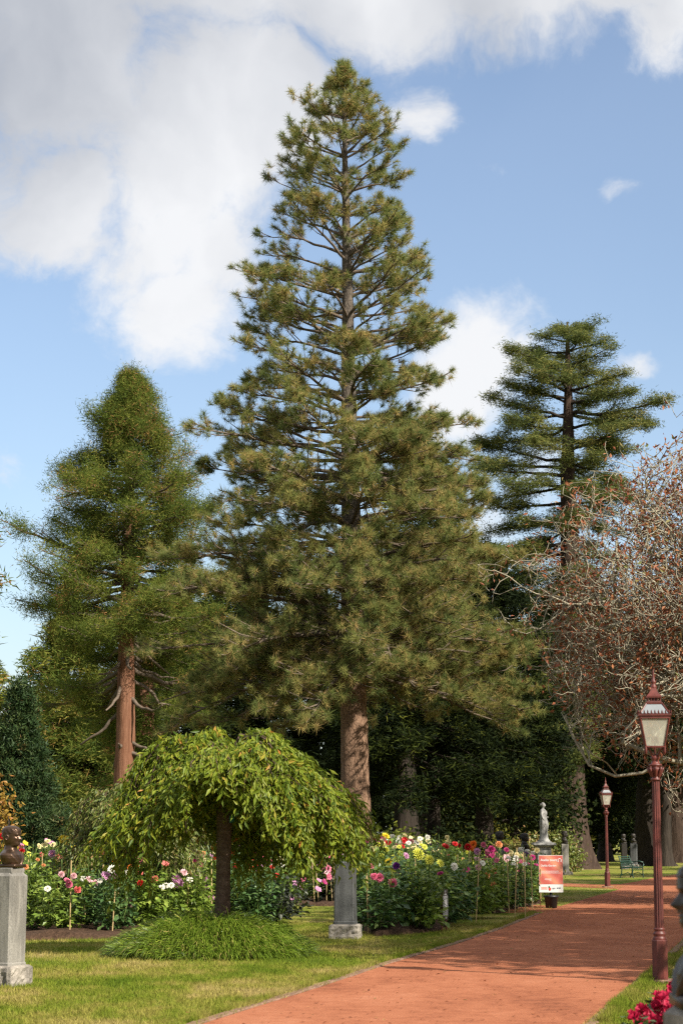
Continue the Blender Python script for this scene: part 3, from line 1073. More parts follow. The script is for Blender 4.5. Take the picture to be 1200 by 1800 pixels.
def second_stem():
    rng = np.random.default_rng(8)
    d = 86
    root = thing('sequoia_tree', tuple(at(250, 1500, d) * np.array([1, 1, 0])), 'second darker red brown trunk just right of the sequoia trunk', 'tree')
    top = zat(1120, d)
    V, F = trunk_mesh(rng, [(0, 0, 0), (.05, 0, top * .5), (.0, 0, top)], [.5, .42, .3], 22, 40, .06, 7, .3, 1.0, .03)
    mk('trunk', V, [F], 'sequoia_bark', root, smooth_sh=True)
    lb = MB()
    C, D = [], []
    for i in range(26):
        z = rng.uniform(top * .35, top)
        P = limb_path(rng, (0, 0, z), rng.uniform(0, 2 * PI), rng.uniform(1.2, 3.0), -.3, .2, 6, .15)
        lb.tube(P, np.linspace(.07, .012, 7), 4)
        for p in P[2:]:
            for _ in range(3):
                C.append(p + rng.normal(size=3) * .3)
                D.append(rng.normal(size=3) + np.array([0, 0, -.3]))
    lb.build('branches', 'limb_bark', root, True)
    V, F, t = clusters(rng, np.array(C), np.array(D), 34, .38, .32, .05, .3, 1.0, (.1, .6), .08)
    mk('crown', V, [F], 'sequoia_foliage', root, t)['kind'] = 'stuff'


second_stem()


# ------------------------------------------------------------------ broad-leaved trees in the background
def broadleaf(name, label, base, blobs, fol, n, lsize, seed, trunk=None, bark='dark_bark', group=None, tint=(.0, .85), hang=.2, cat='tree', stems=None):
    """crown of leaf clumps spread through ellipsoids (relative to the base)"""
    rng = np.random.default_rng(seed)
    root = thing(name, tuple(base), label, cat, group)
    if trunk:
        h, r = trunk
        V, F = trunk_mesh(rng, [(0, 0, 0), (rng.normal() * .15, 0, h * .5), (rng.normal() * .3, 0, h)], [r, r * .8, r * .55], 18, 30, .06, 5, .55, .7, .03)
        mk('trunk', V, [F], bark, root, smooth_sh=True)
        lb = MB()
        for b in blobs:
            for k in range(4):
                c = np.array(b[:3]) + rng.normal(size=3) * np.array(b[3:]) * .35
                p0 = np.array([0, 0, h * rng.uniform(.55, .98)])
                mid = (p0 + c) / 2 + rng.normal(size=3) * .3
                lb.tube([p0, mid, c], [r * .4, r * .25, r * .08], 5)
        lb.build('branches', bark, root, True)
    vol = np.array([b[3] * b[4] * b[5] for b in blobs]) ** .67
    pick = rng.choice(len(blobs), size=n // 14, p=vol / vol.sum())
    B = np.array(blobs)[pick]
    g = unit(rng.normal(size=(len(pick), 3))) * (rng.random((len(pick), 1)) ** .33)
    C = B[:, :3] + g * B[:, 3:]
    O = (C[:, None, :] + rng.normal(size=(len(C), 14, 3)) * lsize * 1.5).reshape(-1, 3)
    m = len(O)
    D = rng.normal(size=(m, 3)) + np.array([0, 0, -hang])
    V, F = leaves(rng, O, D, lsize * rng.uniform(.7, 1.3, m), lsize * .6 * rng.uniform(.7, 1.3, m))
    t = np.clip(np.repeat(rng.uniform(tint[0], tint[1], len(C)), 14) + rng.normal(size=m) * .1, 0, 1)
    mk('crown', V, [F], fol, root, np.repeat(t, 4))['kind'] = 'stuff'
    return root


def gpos(px, d):
    return np.array([at(px, 1500, d)[0], d, -.04])


def wood():
    """far treeline that reads as one mass"""
    rng = np.random.default_rng(77)
    C = []
    for i in range(2600):
        x = rng.uniform(-48, 62)
        h = 9 + 3.5 * math.sin(x * .21) + 2 * math.sin(x * .53 + 1)
        z = rng.uniform(.1, 1) ** .8 * h
        C.append((x, 190 + rng.uniform(-5, 6), z))
    C = np.array(C)
    O = (C[:, None, :] + rng.normal(size=(len(C), 26, 3)) * .75).reshape(-1, 3)
    D = rng.normal(size=O.shape)
    m = len(O)
    V, F = leaves(rng, O, D, .75 * rng.uniform(.6, 1.3, m), .5 * rng.uniform(.6, 1.3, m))
    t = np.clip(np.repeat(rng.uniform(0, .8, len(C)), 26) + rng.normal(size=m) * .1, 0, 1)
    o = mk('distant_woodland', V, [F], 'wood_foliage', None, np.repeat(t, 4))
    tag(o, 'far treeline closing the view beyond the lawns', 'woodland', kind='stuff')


wood()
BT = 'large shade trees along the far lawn'
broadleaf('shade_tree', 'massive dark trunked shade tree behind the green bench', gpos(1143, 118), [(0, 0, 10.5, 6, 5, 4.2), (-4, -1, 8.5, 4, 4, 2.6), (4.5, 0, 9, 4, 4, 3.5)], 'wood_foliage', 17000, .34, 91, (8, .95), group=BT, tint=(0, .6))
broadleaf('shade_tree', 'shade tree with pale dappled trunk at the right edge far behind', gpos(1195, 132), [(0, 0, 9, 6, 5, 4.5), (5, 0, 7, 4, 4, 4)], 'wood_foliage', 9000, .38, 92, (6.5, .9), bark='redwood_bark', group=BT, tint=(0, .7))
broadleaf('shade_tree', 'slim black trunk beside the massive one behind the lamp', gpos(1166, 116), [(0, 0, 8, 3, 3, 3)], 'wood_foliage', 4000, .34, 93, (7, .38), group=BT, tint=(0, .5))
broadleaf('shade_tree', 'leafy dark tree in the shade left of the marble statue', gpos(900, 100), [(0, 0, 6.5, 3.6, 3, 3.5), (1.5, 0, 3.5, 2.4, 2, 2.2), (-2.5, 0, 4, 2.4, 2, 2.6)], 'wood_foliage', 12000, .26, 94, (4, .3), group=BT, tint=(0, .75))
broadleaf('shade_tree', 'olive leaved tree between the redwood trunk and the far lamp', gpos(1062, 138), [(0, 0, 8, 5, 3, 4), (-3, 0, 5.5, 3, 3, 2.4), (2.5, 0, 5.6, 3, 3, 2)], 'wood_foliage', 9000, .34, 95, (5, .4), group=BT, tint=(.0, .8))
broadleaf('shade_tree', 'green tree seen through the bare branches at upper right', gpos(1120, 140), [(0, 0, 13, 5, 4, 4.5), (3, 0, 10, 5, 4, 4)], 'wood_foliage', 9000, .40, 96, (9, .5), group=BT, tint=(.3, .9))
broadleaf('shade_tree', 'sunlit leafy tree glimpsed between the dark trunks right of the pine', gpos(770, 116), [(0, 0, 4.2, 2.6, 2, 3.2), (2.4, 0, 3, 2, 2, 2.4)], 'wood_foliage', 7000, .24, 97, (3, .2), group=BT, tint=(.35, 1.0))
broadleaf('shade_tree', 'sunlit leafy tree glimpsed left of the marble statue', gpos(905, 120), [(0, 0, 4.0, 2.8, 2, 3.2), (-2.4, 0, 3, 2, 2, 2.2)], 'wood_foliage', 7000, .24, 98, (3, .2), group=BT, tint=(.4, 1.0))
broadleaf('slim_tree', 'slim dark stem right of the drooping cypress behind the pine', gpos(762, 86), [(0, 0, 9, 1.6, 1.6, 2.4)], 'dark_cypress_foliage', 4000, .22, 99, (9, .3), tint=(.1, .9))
SH = 'low shrubs under the trees behind the dahlias'
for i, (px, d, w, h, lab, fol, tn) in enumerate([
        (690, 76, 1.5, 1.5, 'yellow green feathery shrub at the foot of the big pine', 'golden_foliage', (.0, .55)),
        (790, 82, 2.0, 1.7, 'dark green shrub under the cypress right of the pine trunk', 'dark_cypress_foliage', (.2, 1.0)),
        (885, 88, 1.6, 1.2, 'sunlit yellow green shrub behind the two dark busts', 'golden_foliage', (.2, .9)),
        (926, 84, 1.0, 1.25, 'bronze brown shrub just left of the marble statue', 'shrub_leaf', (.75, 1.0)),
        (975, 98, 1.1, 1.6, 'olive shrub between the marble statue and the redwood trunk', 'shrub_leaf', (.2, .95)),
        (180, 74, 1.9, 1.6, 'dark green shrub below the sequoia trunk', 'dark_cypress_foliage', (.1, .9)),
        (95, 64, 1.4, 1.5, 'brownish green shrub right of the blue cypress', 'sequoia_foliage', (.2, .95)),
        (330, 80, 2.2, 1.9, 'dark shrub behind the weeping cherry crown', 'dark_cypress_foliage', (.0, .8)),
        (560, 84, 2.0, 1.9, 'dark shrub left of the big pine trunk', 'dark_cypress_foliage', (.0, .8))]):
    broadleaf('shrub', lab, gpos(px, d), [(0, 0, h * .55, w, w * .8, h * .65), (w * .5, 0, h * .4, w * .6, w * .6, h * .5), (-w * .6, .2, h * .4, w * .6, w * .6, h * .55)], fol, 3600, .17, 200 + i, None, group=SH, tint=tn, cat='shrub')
broadleaf('maple_tree', 'small tree with yellow and orange leaves at the left edge', gpos(-12, 38), [(0, 0, 2.1, .26, .3, .6), (.02, 0, 1.3, .22, .3, .4)], 'autumn_foliage', 1500, .10, 120, (1.6, .06), tint=(0, 1))


# ------------------------------------------------------------------ bare tree with rusty leaves
def bare_tree(name, label, base, h, crown_c, crown_r, seed, n_main=13, levels=4, leaves_n=5200, group=None, r0=.32, twig=.017, rust=.16):
    rng = np.random.default_rng(seed)
    root = thing(name, tuple(base), label, 'tree', group)
    cc, cr = np.array(crown_c), np.array(crown_r)
    V, F = trunk_mesh(rng, [(0, 0, 0), (.1, .05, h * .5), (0, 0, h)], [r0, r0 * .8, r0 * .7], 18, 24, .06, 6, .5, .6, .03)
    mk('trunk', V, [F], 'lichen_bark', root, smooth_sh=True)
    lb = MB()
    tips = []

    def grow(p, d, L, r, lev):
        n = 5
        P = [p]
        for i in range(n):
            rel = (P[-1] - cc) / cr
            out = np.linalg.norm(rel)
            d = d + rng.normal(size=3) * (.24 + .05 * lev) + np.array([0, 0, .05])
            if out > .95:
                d = d - rel / out * (out - .9) * 1.2
            d = d / np.linalg.norm(d)
            P.append(P[-1] + d * L / n)
        P = np.array(P)
        lb.tube(P, np.linspace(r, max(twig * .55, r * .5), n + 1), 5 if lev < 2 else 3)
        if lev >= levels:
            tips.append((P[-1], d))
            tips.append((P[3], d))
            return
        k = 5 if lev == 0 else (5 if lev == 1 else 4)
        for i in range(k):
            t = rng.uniform(.3, 1.0)
            q = min(n - 1, int(t * n))
            pp = P[q] + (P[q + 1] - P[q]) * (t * n - q)
            nd = d + unit(rng.normal(size=3)) * rng.uniform(.7, 1.2)
            grow(pp, nd / np.linalg.norm(nd), L * rng.uniform(.5, .72), max(twig * .8, r * .48), lev + 1)
    for i in range(n_main):
        az = i * 2.39996 + rng.normal() * .2
        u = -.75 + 1.7 * ((i * .618) % 1.0)
        g = np.array([math.cos(az) * math.sqrt(max(0, 1 - u * u)), math.sin(az) * math.sqrt(max(0, 1 - u * u)), u])
        p0 = np.array([0, 0, h * rng.uniform(.6, .98)])
        d = cc + cr * g * .9 - p0
        L = np.linalg.norm(d)
        grow(p0, d / L, L * .80, r0 * .33, 0)
    lb.build('branches', 'lichen_bark', root, True)
    P = np.array([t[0] for t in tips])
    D = np.array([t[1] for t in tips])
    k = max(1, int(leaves_n / len(P)))
    O = np.repeat(P, k, axis=0) + rng.normal(size=(len(P) * k, 3)) * .09
    DD = np.repeat(D, k, axis=0) * .4 + rng.normal(size=O.shape) + np.array([0, 0, -.2])
    V, F = leaves(rng, O, DD, rust * rng.uniform(.5, 1.1, len(O)), rust * .5 * rng.uniform(.5, 1.1, len(O)))
    mk('crown', V, [F], 'rust_leaves', root, np.repeat(rng.random(len(O)), 4))['kind'] = 'stuff'
    return root


bare_tree('bare_tree', 'broad tree with pale lichened twigs and rusty dead leaves at right', np.array([11.6, 52, 0]), 4.2, (0, 0, 7.4), (6.5, 6.0, 5.2), 303, 28, 4, 50000, twig=.0140, rust=.17)
# trees of the right-hand lawn, beside the frame: they shade the path
OT = 'trees on the right hand lawn beside the view'
bare_tree('bare_tree', 'half bare tree on the right lawn whose shadow crosses the near path', np.array([11.8, 24.0, 0]), 3.6, (0, 0, 7.0), (5.2, 5.2, 4.2), 404, 14, 3, 24000, group=OT, twig=.03, rust=.30)
bare_tree('bare_tree', 'half bare tree on the right lawn whose shadow crosses the middle path', np.array([14.8, 34, 0]), 3.8, (0, 0, 7.6), (5.4, 5.4, 4.6), 405, 14, 3, 30000, group=OT, twig=.03, rust=.32)
for (x, y, r, lab) in ((20.5, 67, 4.6, 'leafy tree on the far right lawn shading the second lamp'), (24.5, 80, 5.2, 'leafy tree on the far right lawn shading the bench'), (30, 97, 6.0, 'leafy tree on the far right lawn shading the massive trunk')):
    broadleaf('shade_tree', lab, np.array([x, y, 0]), [(0, 0, 9.5, r, r, 3.2), (-1.5, 1, 7, r * .7, r * .7, 2)], 'wood_foliage', 9000, .36, int(x * 7), (7, .35), group=OT)
bare_tree('bare_tree', 'half bare tree on the right lawn between the two that shade the path', np.array([13.6, 29.2, 0]), 3.8, (0, 0, 7.4), (5.2, 5.0, 4.4), 406, 13, 3, 20000, group=OT, twig=.03, rust=.32)
broadleaf('shade_tree', 'leafy tree on the right lawn shading the near bust and flowers', np.array([9.5, 5.0, 0]), [(0, 0, 6.2, 2.6, 2.4, 2.2)], 'wood_foliage', 5000, .2, 121, (4.6, .25), group=OT)


# ------------------------------------------------------------------ weeping cherry, grass clump, second shrub
CHD = 29.4


def weeping(name, label, px, d, top_y, reach, n_br, fol, seed, head_z, drop, leaf, n_per, trunk_r, tops, bark='cherry_bark', hang=(.3, .8), singles=0):
    """umbrella of arching branches with hanging leafy twigs; reach(az) in metres"""
    rng = np.random.default_rng(seed)
    base = gpos(px, d) * np.array([1, 1, 0])
    root = thing(name, tuple(base), label, 'tree')
    V, F = trunk_mesh(rng, [(0, 0, 0), (.015, 0, head_z * .5), (.03, 0, head_z)], [trunk_r * 1.15, trunk_r, trunk_r * 1.15], 20, 40, .05, 4, .25, .25, .03)
    mk('trunk', V, [F], bark, root, smooth_sh=True)
    lb = MB()
    O, D = [], []

    def surf(az, u):
        rr = reach(az)
        return np.array([math.cos(az) * rr * u, math.sin(az) * rr * u, tops - drop * u ** 2.8 + .17 * math.sin(az * 5 + seed) * u + .13 * math.sin(u * 9 + az * 3)])
    for i in range(n_br):
        az = i * 2.39996 + rng.normal() * .2
        ue = math.sqrt(rng.uniform(.06, 1.0)) * (1 - .22 * max(0.0, -math.sin(az)) ** 2)
        lay = rng.choice([0, 0, 0, .22, .45])
        us = np.linspace(.0, ue, 9)
        P = [np.array([.03, 0, head_z - .08])]
        for k, u in enumerate(us[1:]):
            s = surf(az + rng.normal() * .035, u)
            s[2] -= lay * (1 - .4 * u)
            blend = min(1, (k + 1) / 3.0)
            P.append(P[0] * (1 - blend) + s * blend if blend < 1 else s)
        P = np.array(P)
        lb.tube(P, np.linspace(trunk_r * .30, .006, len(P)), 4)
        # hanging twigs
        for q in range(2, len(P)):
            for _ in range(3 if q < len(P) - 1 else 5):
                st = P[q] + (P[q - 1] - P[q]) * rng.random()
                hl = rng.uniform(*hang) * (.55 + .55 * us[q]) * (1.22 - .85 * math.exp(-((((az + PI / 2 + PI) % (2 * PI)) - PI) / .55) ** 2)) * (1.0 if q < len(P) - 2 else 1.25)
                if math.cos(az) > .1 and us[q] < .8:
                    hl *= 1.5
                out = np.array([math.cos(az), math.sin(az), 0]) * .35 + rng.normal(size=3) * np.array([.35, .35, .05])
                T = [st]
                v = out + np.array([0, 0, .15])
                for s in range(4):
                    v = v * .7 + np.array([0, 0, -.42])
                    T.append(T[-1] + v / np.linalg.norm(v) * hl / 4)
                T = np.array(T)
                if rng.random() < .4:
                    lb.tube(T, np.linspace(.006, .002, 5), 3)
                m = int(n_per * hl / .5) + 2
                f = rng.random(m) * 3.99
                i0 = f.astype(int)
                pp = T[i0] + (T[i0 + 1] - T[i0]) * (f - i0)[:, None]
                O.append(pp + rng.normal(size=(m, 3)) * .03 + np.array([0, 0, .05]))
                D.append(rng.normal(size=(m, 3)) * np.array([.6, .6, .35]) + np.array([math.cos(az) * .25, math.sin(az) * .25, -.95]))
    lb.build('branches', bark, root, True)
    O, D = np.concatenate(O), np.concatenate(D)
    n = len(O)
    Ln = leaf * np.clip(rng.normal(.92, .24, n), .4, 1.5)
    rollv = np.column_stack([O[:, 0], O[:, 1], np.full(n, .2)]) + rng.normal(size=(n, 3)) * 1.1
    t = np.clip(rng.normal(.48, .26, n), 0, .93)
    odd = rng.random(n)
    t[odd < .02] = rng.uniform(.955, 1.0, (odd < .02).sum())
    # the largest leaves facing the view stand as single parts
    sel = np.zeros(n, dtype=bool)
    if singles:
        score = -O[:, 1] + Ln * 6 + rng.random(n) * .9
        sel[np.argsort(-score)[:singles]] = True
    rest = ~sel
    V, F = leaves(rng, O[rest], D[rest], Ln[rest], Ln[rest] * .31, .22, rollv[rest])
    cr = mk('crown', V, [F], fol, root, np.repeat(t[rest], 4))
    cr['kind'] = 'stuff'
    if singles:
        shapes = []
        for k in range(6):
            v, f = leaves(rng, np.zeros((1, 3)), np.array([[0, 0, -1.0]]), [1.0], [.31], .22, np.array([[0, -1.0, 0]]))
            v = v + np.array([[0, 0, 0], [0, 0, rng.normal() * .05], [0, 0, rng.normal() * .05], [rng.normal() * .08, rng.normal() * .08, 0]])
            o = mk('leaf', v, [f], fol, cr, np.full(4, rng.uniform(.3, .85)))
            shapes.append(o)
        for k, idx in enumerate(np.where(sel)[0]):
            o = shapes[k] if k < 6 else shapes[k % 6].copy()
            if k >= 6:
                COL.objects.link(o)
                o.parent = cr
            o.location = O[idx]
            o.scale = (Ln[idx],) * 3
            q = Vector((0, 0, -1)).rotation_difference(Vector(D[idx]).normalized())
            o.rotation_mode = 'QUATERNION'
            o.rotation_quaternion = q
    return root, base


def ch_reach(az):
    w = .5 + .5 * math.cos(az)
    return 1.56 * (1 - w) + 2.10 * w + .15 * math.sin(az * 4 + 1)


cherry, chb = weeping('weeping_cherry', 'weeping cherry with glossy yellow green umbrella crown on the lily turf mound', 391, CHD, 1298, ch_reach, 230, 'cherry_leaf', 61, 2.35, 1.40, .116, 18, .10, 2.98, hang=(.18, .60), singles=300)
mb = MB()
mb.box((.13, -.06, zat(1440, CHD)), (.07, .03, .10), .2)
mb.build('plant_tag', 'tag_teal', cherry)

weeping('weeping_shrub', 'low weeping shrub with duller leaves just behind the left of the cherry', 232, 37.5, 1385, lambda a: 1.25 + .1 * math.sin(3 * a), 84, 'shrub_leaf', 62, 1.7, 1.0, .10, 17, .06, 2.42, hang=(.25, .6))


def lily_turf():
    rng = np.random.default_rng(5)
    c = gpos(372, 29.35) * np.array([1, 1, 0])
    root = thing('lily_turf', tuple(c), 'mound of arching bright green lily turf round the cherry trunk', 'grass clump')
    n = 17000
    a = rng.uniform(0, 2 * PI, n)
    r = np.sqrt(rng.random(n))
    rx, ry = 1.34, 1.30
    x, y = np.cos(a) * r * rx, np.sin(a) * r * ry
    z = .44 * (1 - r ** 2.2) * (1 + .25 * np.sin(a * 5) * r) + .05 * np.sin(x * 9) * np.sin(y * 8)
    out = np.column_stack([np.cos(a), np.sin(a), np.zeros(n)])
    d = out * (rng.uniform(.1, .6, (n, 1)) + r[:, None] * .35) + rng.normal(size=(n, 3)) * .32 + np.array([0, 0, 1.0])
    d = unit(d)
    L = rng.uniform(.18, .38, n)[:, None]
    side = unit(np.cross(d, rng.normal(size=(n, 3)))) * rng.uniform(.004, .008, (n, 1))
    p0 = np.column_stack([x, y, z - .05])
    p1 = p0 + d * L * .5
    d2 = unit(d + np.array([0, 0, -.75]) + out * .25)
    p2 = p1 + d2 * L * .32
    d3 = unit(d2 + np.array([0, 0, -.8]))
    p3 = p2 + d3 * L * .32
    V = np.stack([p0 - side, p0 + side, p1 - side, p1 + side, p2 - side * .7, p2 + side * .7, p3], axis=1).reshape(-1, 3)
    b = np.arange(n)[:, None] * 7
    F4 = np.concatenate([b + np.array([[0, 1, 3, 2]]), b + np.array([[2, 3, 5, 4]])])
    F3 = b + np.array([[4, 5, 6]])
    t = np.clip(rng.normal(.5, .2, n), 0, 1)
    t[rng.random(n) < .03] = 1.0
    mk('blades', V, [F4, F3], 'lily_turf', root, np.repeat(t, 7))['kind'] = 'stuff'
    mb = MB()
    mb.lathe([(1.30, -.02), (1.2, .08), (.8, .30), (.3, .40), (.02, .41)], 30)
    mb.build('earth_mound', 'soil', root, True)


lily_turf()


# ------------------------------------------------------------------ busts and pedestals
def bust_mesh(seed=0, hair=1.0, beard=0.0):
    """head, neck and cut shoulders as one surface; faces +X; about 0.46 m tall, base at z = 0"""
    rng = np.random.default_rng(seed)
    sides = 40
    # z, front, back, half width
    lv = [(0.0, .112, .082, .120), (.03, .116, .096, .146), (.07, .112, .106, .165), (.105, .098, .108, .170), (.128, .082, .104, .150), (.146, .070, .098, .115), (.160, .063, .092, .084),
          (.172, .059, .087, .070), (.190, .056, .083, .064), (.200, .058, .081, .062), (.208, .080, .080, .060), (.216, .097, .080, .060), (.230, .101, .084, .063), (.242, .100, .089, .068),
          (.254, .098, .094, .072), (.262, .099, .097, .074), (.272, .101, .100, .076), (.283, .102, .104, .078), (.295, .101, .107, .080), (.308, .100, .110, .081),
          (.322, .099, .113, .082), (.336, .103, .115, .083), (.350, .106, .116, .083), (.366, .105, .116, .083), (.382, .100, .114, .081), (.398, .091, .108, .077),
          (.414, .074, .094, .067), (.428, .046, .068, .048), (.436, .012, .024, .018)]
    A = np.array(lv)
    zz = np.unique(np.concatenate([A[:, 0], np.linspace(.2, .40, 70), np.linspace(0, .2, 24)]))
    lv = np.column_stack([zz] + [np.interp(zz, A[:, 0], A[:, i]) for i in (1, 2, 3)])
    sides = 72
    V = []
    for z, fr, bk, w in lv:
        for i in range(sides):
            a = 2 * PI * i / sides
            c, s = math.cos(a), math.sin(a)
            p = 2.3
            k = (abs(c) ** p + abs(s) ** p) ** (-1 / p)
            x = c * k * (fr if c > 0 else bk)
            y = s * k * w
            aa = math.atan2(s, c)
            if z > .2:
                x += .026 * math.exp(-(aa / .19) ** 2) * math.exp(-((z - .283) / .013) ** 2)       # nose tip
                x += .012 * math.exp(-(aa / .17) ** 2) * math.exp(-((z - .303) / .015) ** 2)       # bridge
                for sg in (-1, 1):
                    x -= .017 * math.exp(-((aa - sg * .45) / .20) ** 2) * math.exp(-((z - .318) / .009) ** 2)   # eye sockets
                    x += .007 * math.exp(-((aa - sg * .40) / .25) ** 2) * math.exp(-((z - .337) / .007) ** 2)   # brow
                    x += .006 * math.exp(-((aa - sg * .62) / .20) ** 2) * math.exp(-((z - .290) / .012) ** 2)   # cheek
                x += .007 * math.exp(-(aa / .30) ** 2) * (math.exp(-((z - .262) / .004) ** 2) + math.exp(-((z - .251) / .004) ** 2))
                x -= .006 * math.exp(-(aa / .30) ** 2) * math.exp(-((z - .2565) / .003) ** 2)
                if beard:
                    x += beard * .02 * math.exp(-(aa / .7) ** 2) * math.exp(-((z - .235) / .02) ** 2)
                hl = (z > .372) or (z > .30 and abs(aa) > 1.45) or (z > .35 and abs(aa) > 1.0)
                if hl:
                    g = 1 + hair * (.035 + .022 * math.sin(a * 13 + z * 90) + rng.normal() * .012)
                    x, y = x * g, y * g
            elif z < .16:
                x += .016 * math.exp(-((abs(aa) - .25 - z * 5) / .16) ** 2) - .012 * math.exp(-((abs(aa) - .05 - z * 4) / .14) ** 2)   # lapels
            V.append((x, y, z))
    n = len(lv)
    F = []
    for l in range(n - 1):
        for i in range(sides):
            j = (i + 1) % sides
            F.append((l * sides + i, l * sides + j, (l + 1) * sides + j, (l + 1) * sides + i))
    mb = MB()
    mb.add(V, F)
    for sg in (-1, 1):                                                      # ears
        E = []
        for i in range(10):
            a = 2 * PI * i / 10
            E.append((-.012 + .014 * math.cos(a), sg * (.084 + .008 * (1 - math.cos(a))), .304 + .026 * math.sin(a)))
        E.append(E[0])
        mb.tube(E, .008, 6)
        mb.lathe([(.012, -.01), (.016, 0), (.012, .008)], 10, (-.012, sg * .083, .300), sx=.8, sy=.6)
    mb.box((.012, 0, -.012), (.22, .25, .036), bevel=.006)      # bronze slab
    return mb


def pedestal(name, label, loc, rz, w, h, mat, base_h=.20, base_w=1.32, cap=True, group=None, chamfer=.03, taper=.95):
    t = thing(name, loc, label, 'pedestal', group, rz)
    mb = MB()
    rng = np.random.default_rng(int(abs(loc[0] * 100)) + 3)
    # hewn base block: grid faces pushed in and out
    b = w * base_w
    nn = 9
    hz = base_h
    V, F = [], []
    sq = []
    for sd in range(4):
        for k in range(nn):
            f = -1 + 2 * k / nn
            sq.append([(f, -1), (1, f), (-f, 1), (-1, -f)][sd])
    m = len(sq)
    for li in range(6):
        z = hz * li / 5
        for (x, y) in sq:
            edge = li in (0, 5) or (abs(x) == 1 and abs(y) == 1)
            g = 0 if edge else rng.uniform(-.012, .022)
            nx, ny = (x if abs(x) == 1 else 0), (y if abs(y) == 1 else 0)
            V.append((x * b / 2 + nx * g, y * b / 2 + ny * g, z - .03 * (li == 0)))
    for li in range(5):
        for i in range(m):
            j = (i + 1) % m
            F.append((li * m + i, li * m + j, (li + 1) * m + j, (li + 1) * m + i))
    V2 = [V[5 * m + i] for i in range(m)]
    top = [(x * .86, y * .86, hz + .025) for x, y, z in V2]
    mb.add(V, F)
    mb.add(V2 + top, [(i, (i + 1) % m, m + (i + 1) % m, m + i) for i in range(m)])
    mb.add(top + [(0, 0, hz + .025)], [(i, (i + 1) % m, m) for i in range(m)])
    mb.build('base_block', 'rough_granite', t)
    mb = MB()
    if base_w > 1.3:
        mb.box((0, 0, hz + .025 + .03), (w * 1.06, w * 1.06, .06), bevel=chamfer)
    z0 = hz + .027
    z1 = h - (.055 if cap else 0)
    mb.box((0, 0, (z0 + z1) / 2), (w, w, z1 - z0), taper=taper, bevel=chamfer)
    mb.build('shaft', mat, t)
    if cap:
        mb = MB()
        mb.box((0, 0, h - .027), (w * .80, w * .80, .056), bevel=.008)
        mb.build('cap', mat, t)
    return t


def bust(label, loc, rz, mat='dark_bronze', seed=0, scale=1.0, beard=0.0, group=None):
    mb = bust_mesh(seed, 1.0, beard)
    o = mb.build('bust', mat, None, True)
    o.location = loc
    o.rotation_euler = (0, 0, rz)
    o.scale = (scale,) * 3
    tag(o, label, 'bust', group)
    return o


PG, BG = 'stone pedestals of the busts', 'bronze busts along the avenue'
lp = at(12, 1733, 23.5)
lp[2] = 0
pedestal('pedestal', 'grey granite pedestal with chamfered corner at the left edge', tuple(lp), R(-27.5), .31, 1.30, 'granite', group=PG, chamfer=.035, taper=1.05)
bust('brown bronze bust of a man facing right at the left edge', (lp[0] + .02, lp[1], 1.335), R(-22), 'bronze', 1, 1.0, group=BG)
mp_ = G(607, 1651)
pedestal('pedestal', 'dark granite pedestal on pale rough base right of the cherry', (mp_[0], mp_[1] + .2, 0), R(-9), .335, 1.24, 'dark_granite', base_h=.21, base_w=1.42, cap=False, group=PG, chamfer=.02)
for (px, d, h, lab, rz) in [(878, 57, 1.30, 'dark bust looking over the dahlias, left of the pair behind the right bed', 0), (922, 60, 1.25, 'dark bearded bust looking over the dahlias, right of the pair', .1)]:
    p = gpos(px, d)
    pedestal('pedestal', 'pedestal hidden by dahlias below ' + ('the left dark bust' if px == 878 else 'the right dark bust'), (p[0], d, 0), 0, .34, h, 'dark_granite', cap=False, group=PG)
    bust(lab, (p[0], d, h + .04), rz, 'dark_bronze', int(px), 1.05, .8 if px == 922 else 0, group=BG)
p = gpos(992, 91)
pedestal('pedestal', 'slim grey stone pedestal on white slab before the redwood trunk', (p[0], 91, 0), R(-4), .34, 1.33, 'granite', base_h=.10, base_w=1.9, cap=False, group=PG, taper=.93)
bust('dark bust with light collar on the pedestal before the redwood', (p[0], 91, 1.37), R(-10), 'dark_bronze', 5, 1.2, group=BG)
p = gpos(1113, 108)
pedestal('pedestal', 'grey pedestal behind the green bench', (p[0], 108, 0), R(-14), .36, 1.28, 'dark_granite', cap=False, group=PG)
bust('black bust against the massive trunk behind the bench', (p[0], 108, 1.32), .2, 'dark_bronze', 6, 1.1, group=BG)
p = gpos(1096, 106)
pedestal('pedestal', 'almost black pedestal in the shade left of the grey one behind the bench', (p[0], 106, 0), 0, .30, 1.30, 'dark_bronze', cap=False, group=PG)
bust('black bust on the almost black pedestal in the shade', (p[0], 106, 1.34), .3, 'dark_bronze', 7, 1.0, group=BG)
p = gpos(1205, 8.6)
pedestal('pedestal', 'blurred grey stone pedestal cut by the lower right corner', (p[0] + .075, 8.62, 0), R(20), .30, .96, 'granite', cap=False, group=PG)
bust('blurred dark bust facing left at the right edge, close by', (p[0] + .100, 8.62, 1.0), PI, 'dark_bronze', 8, 1.30, group=BG)


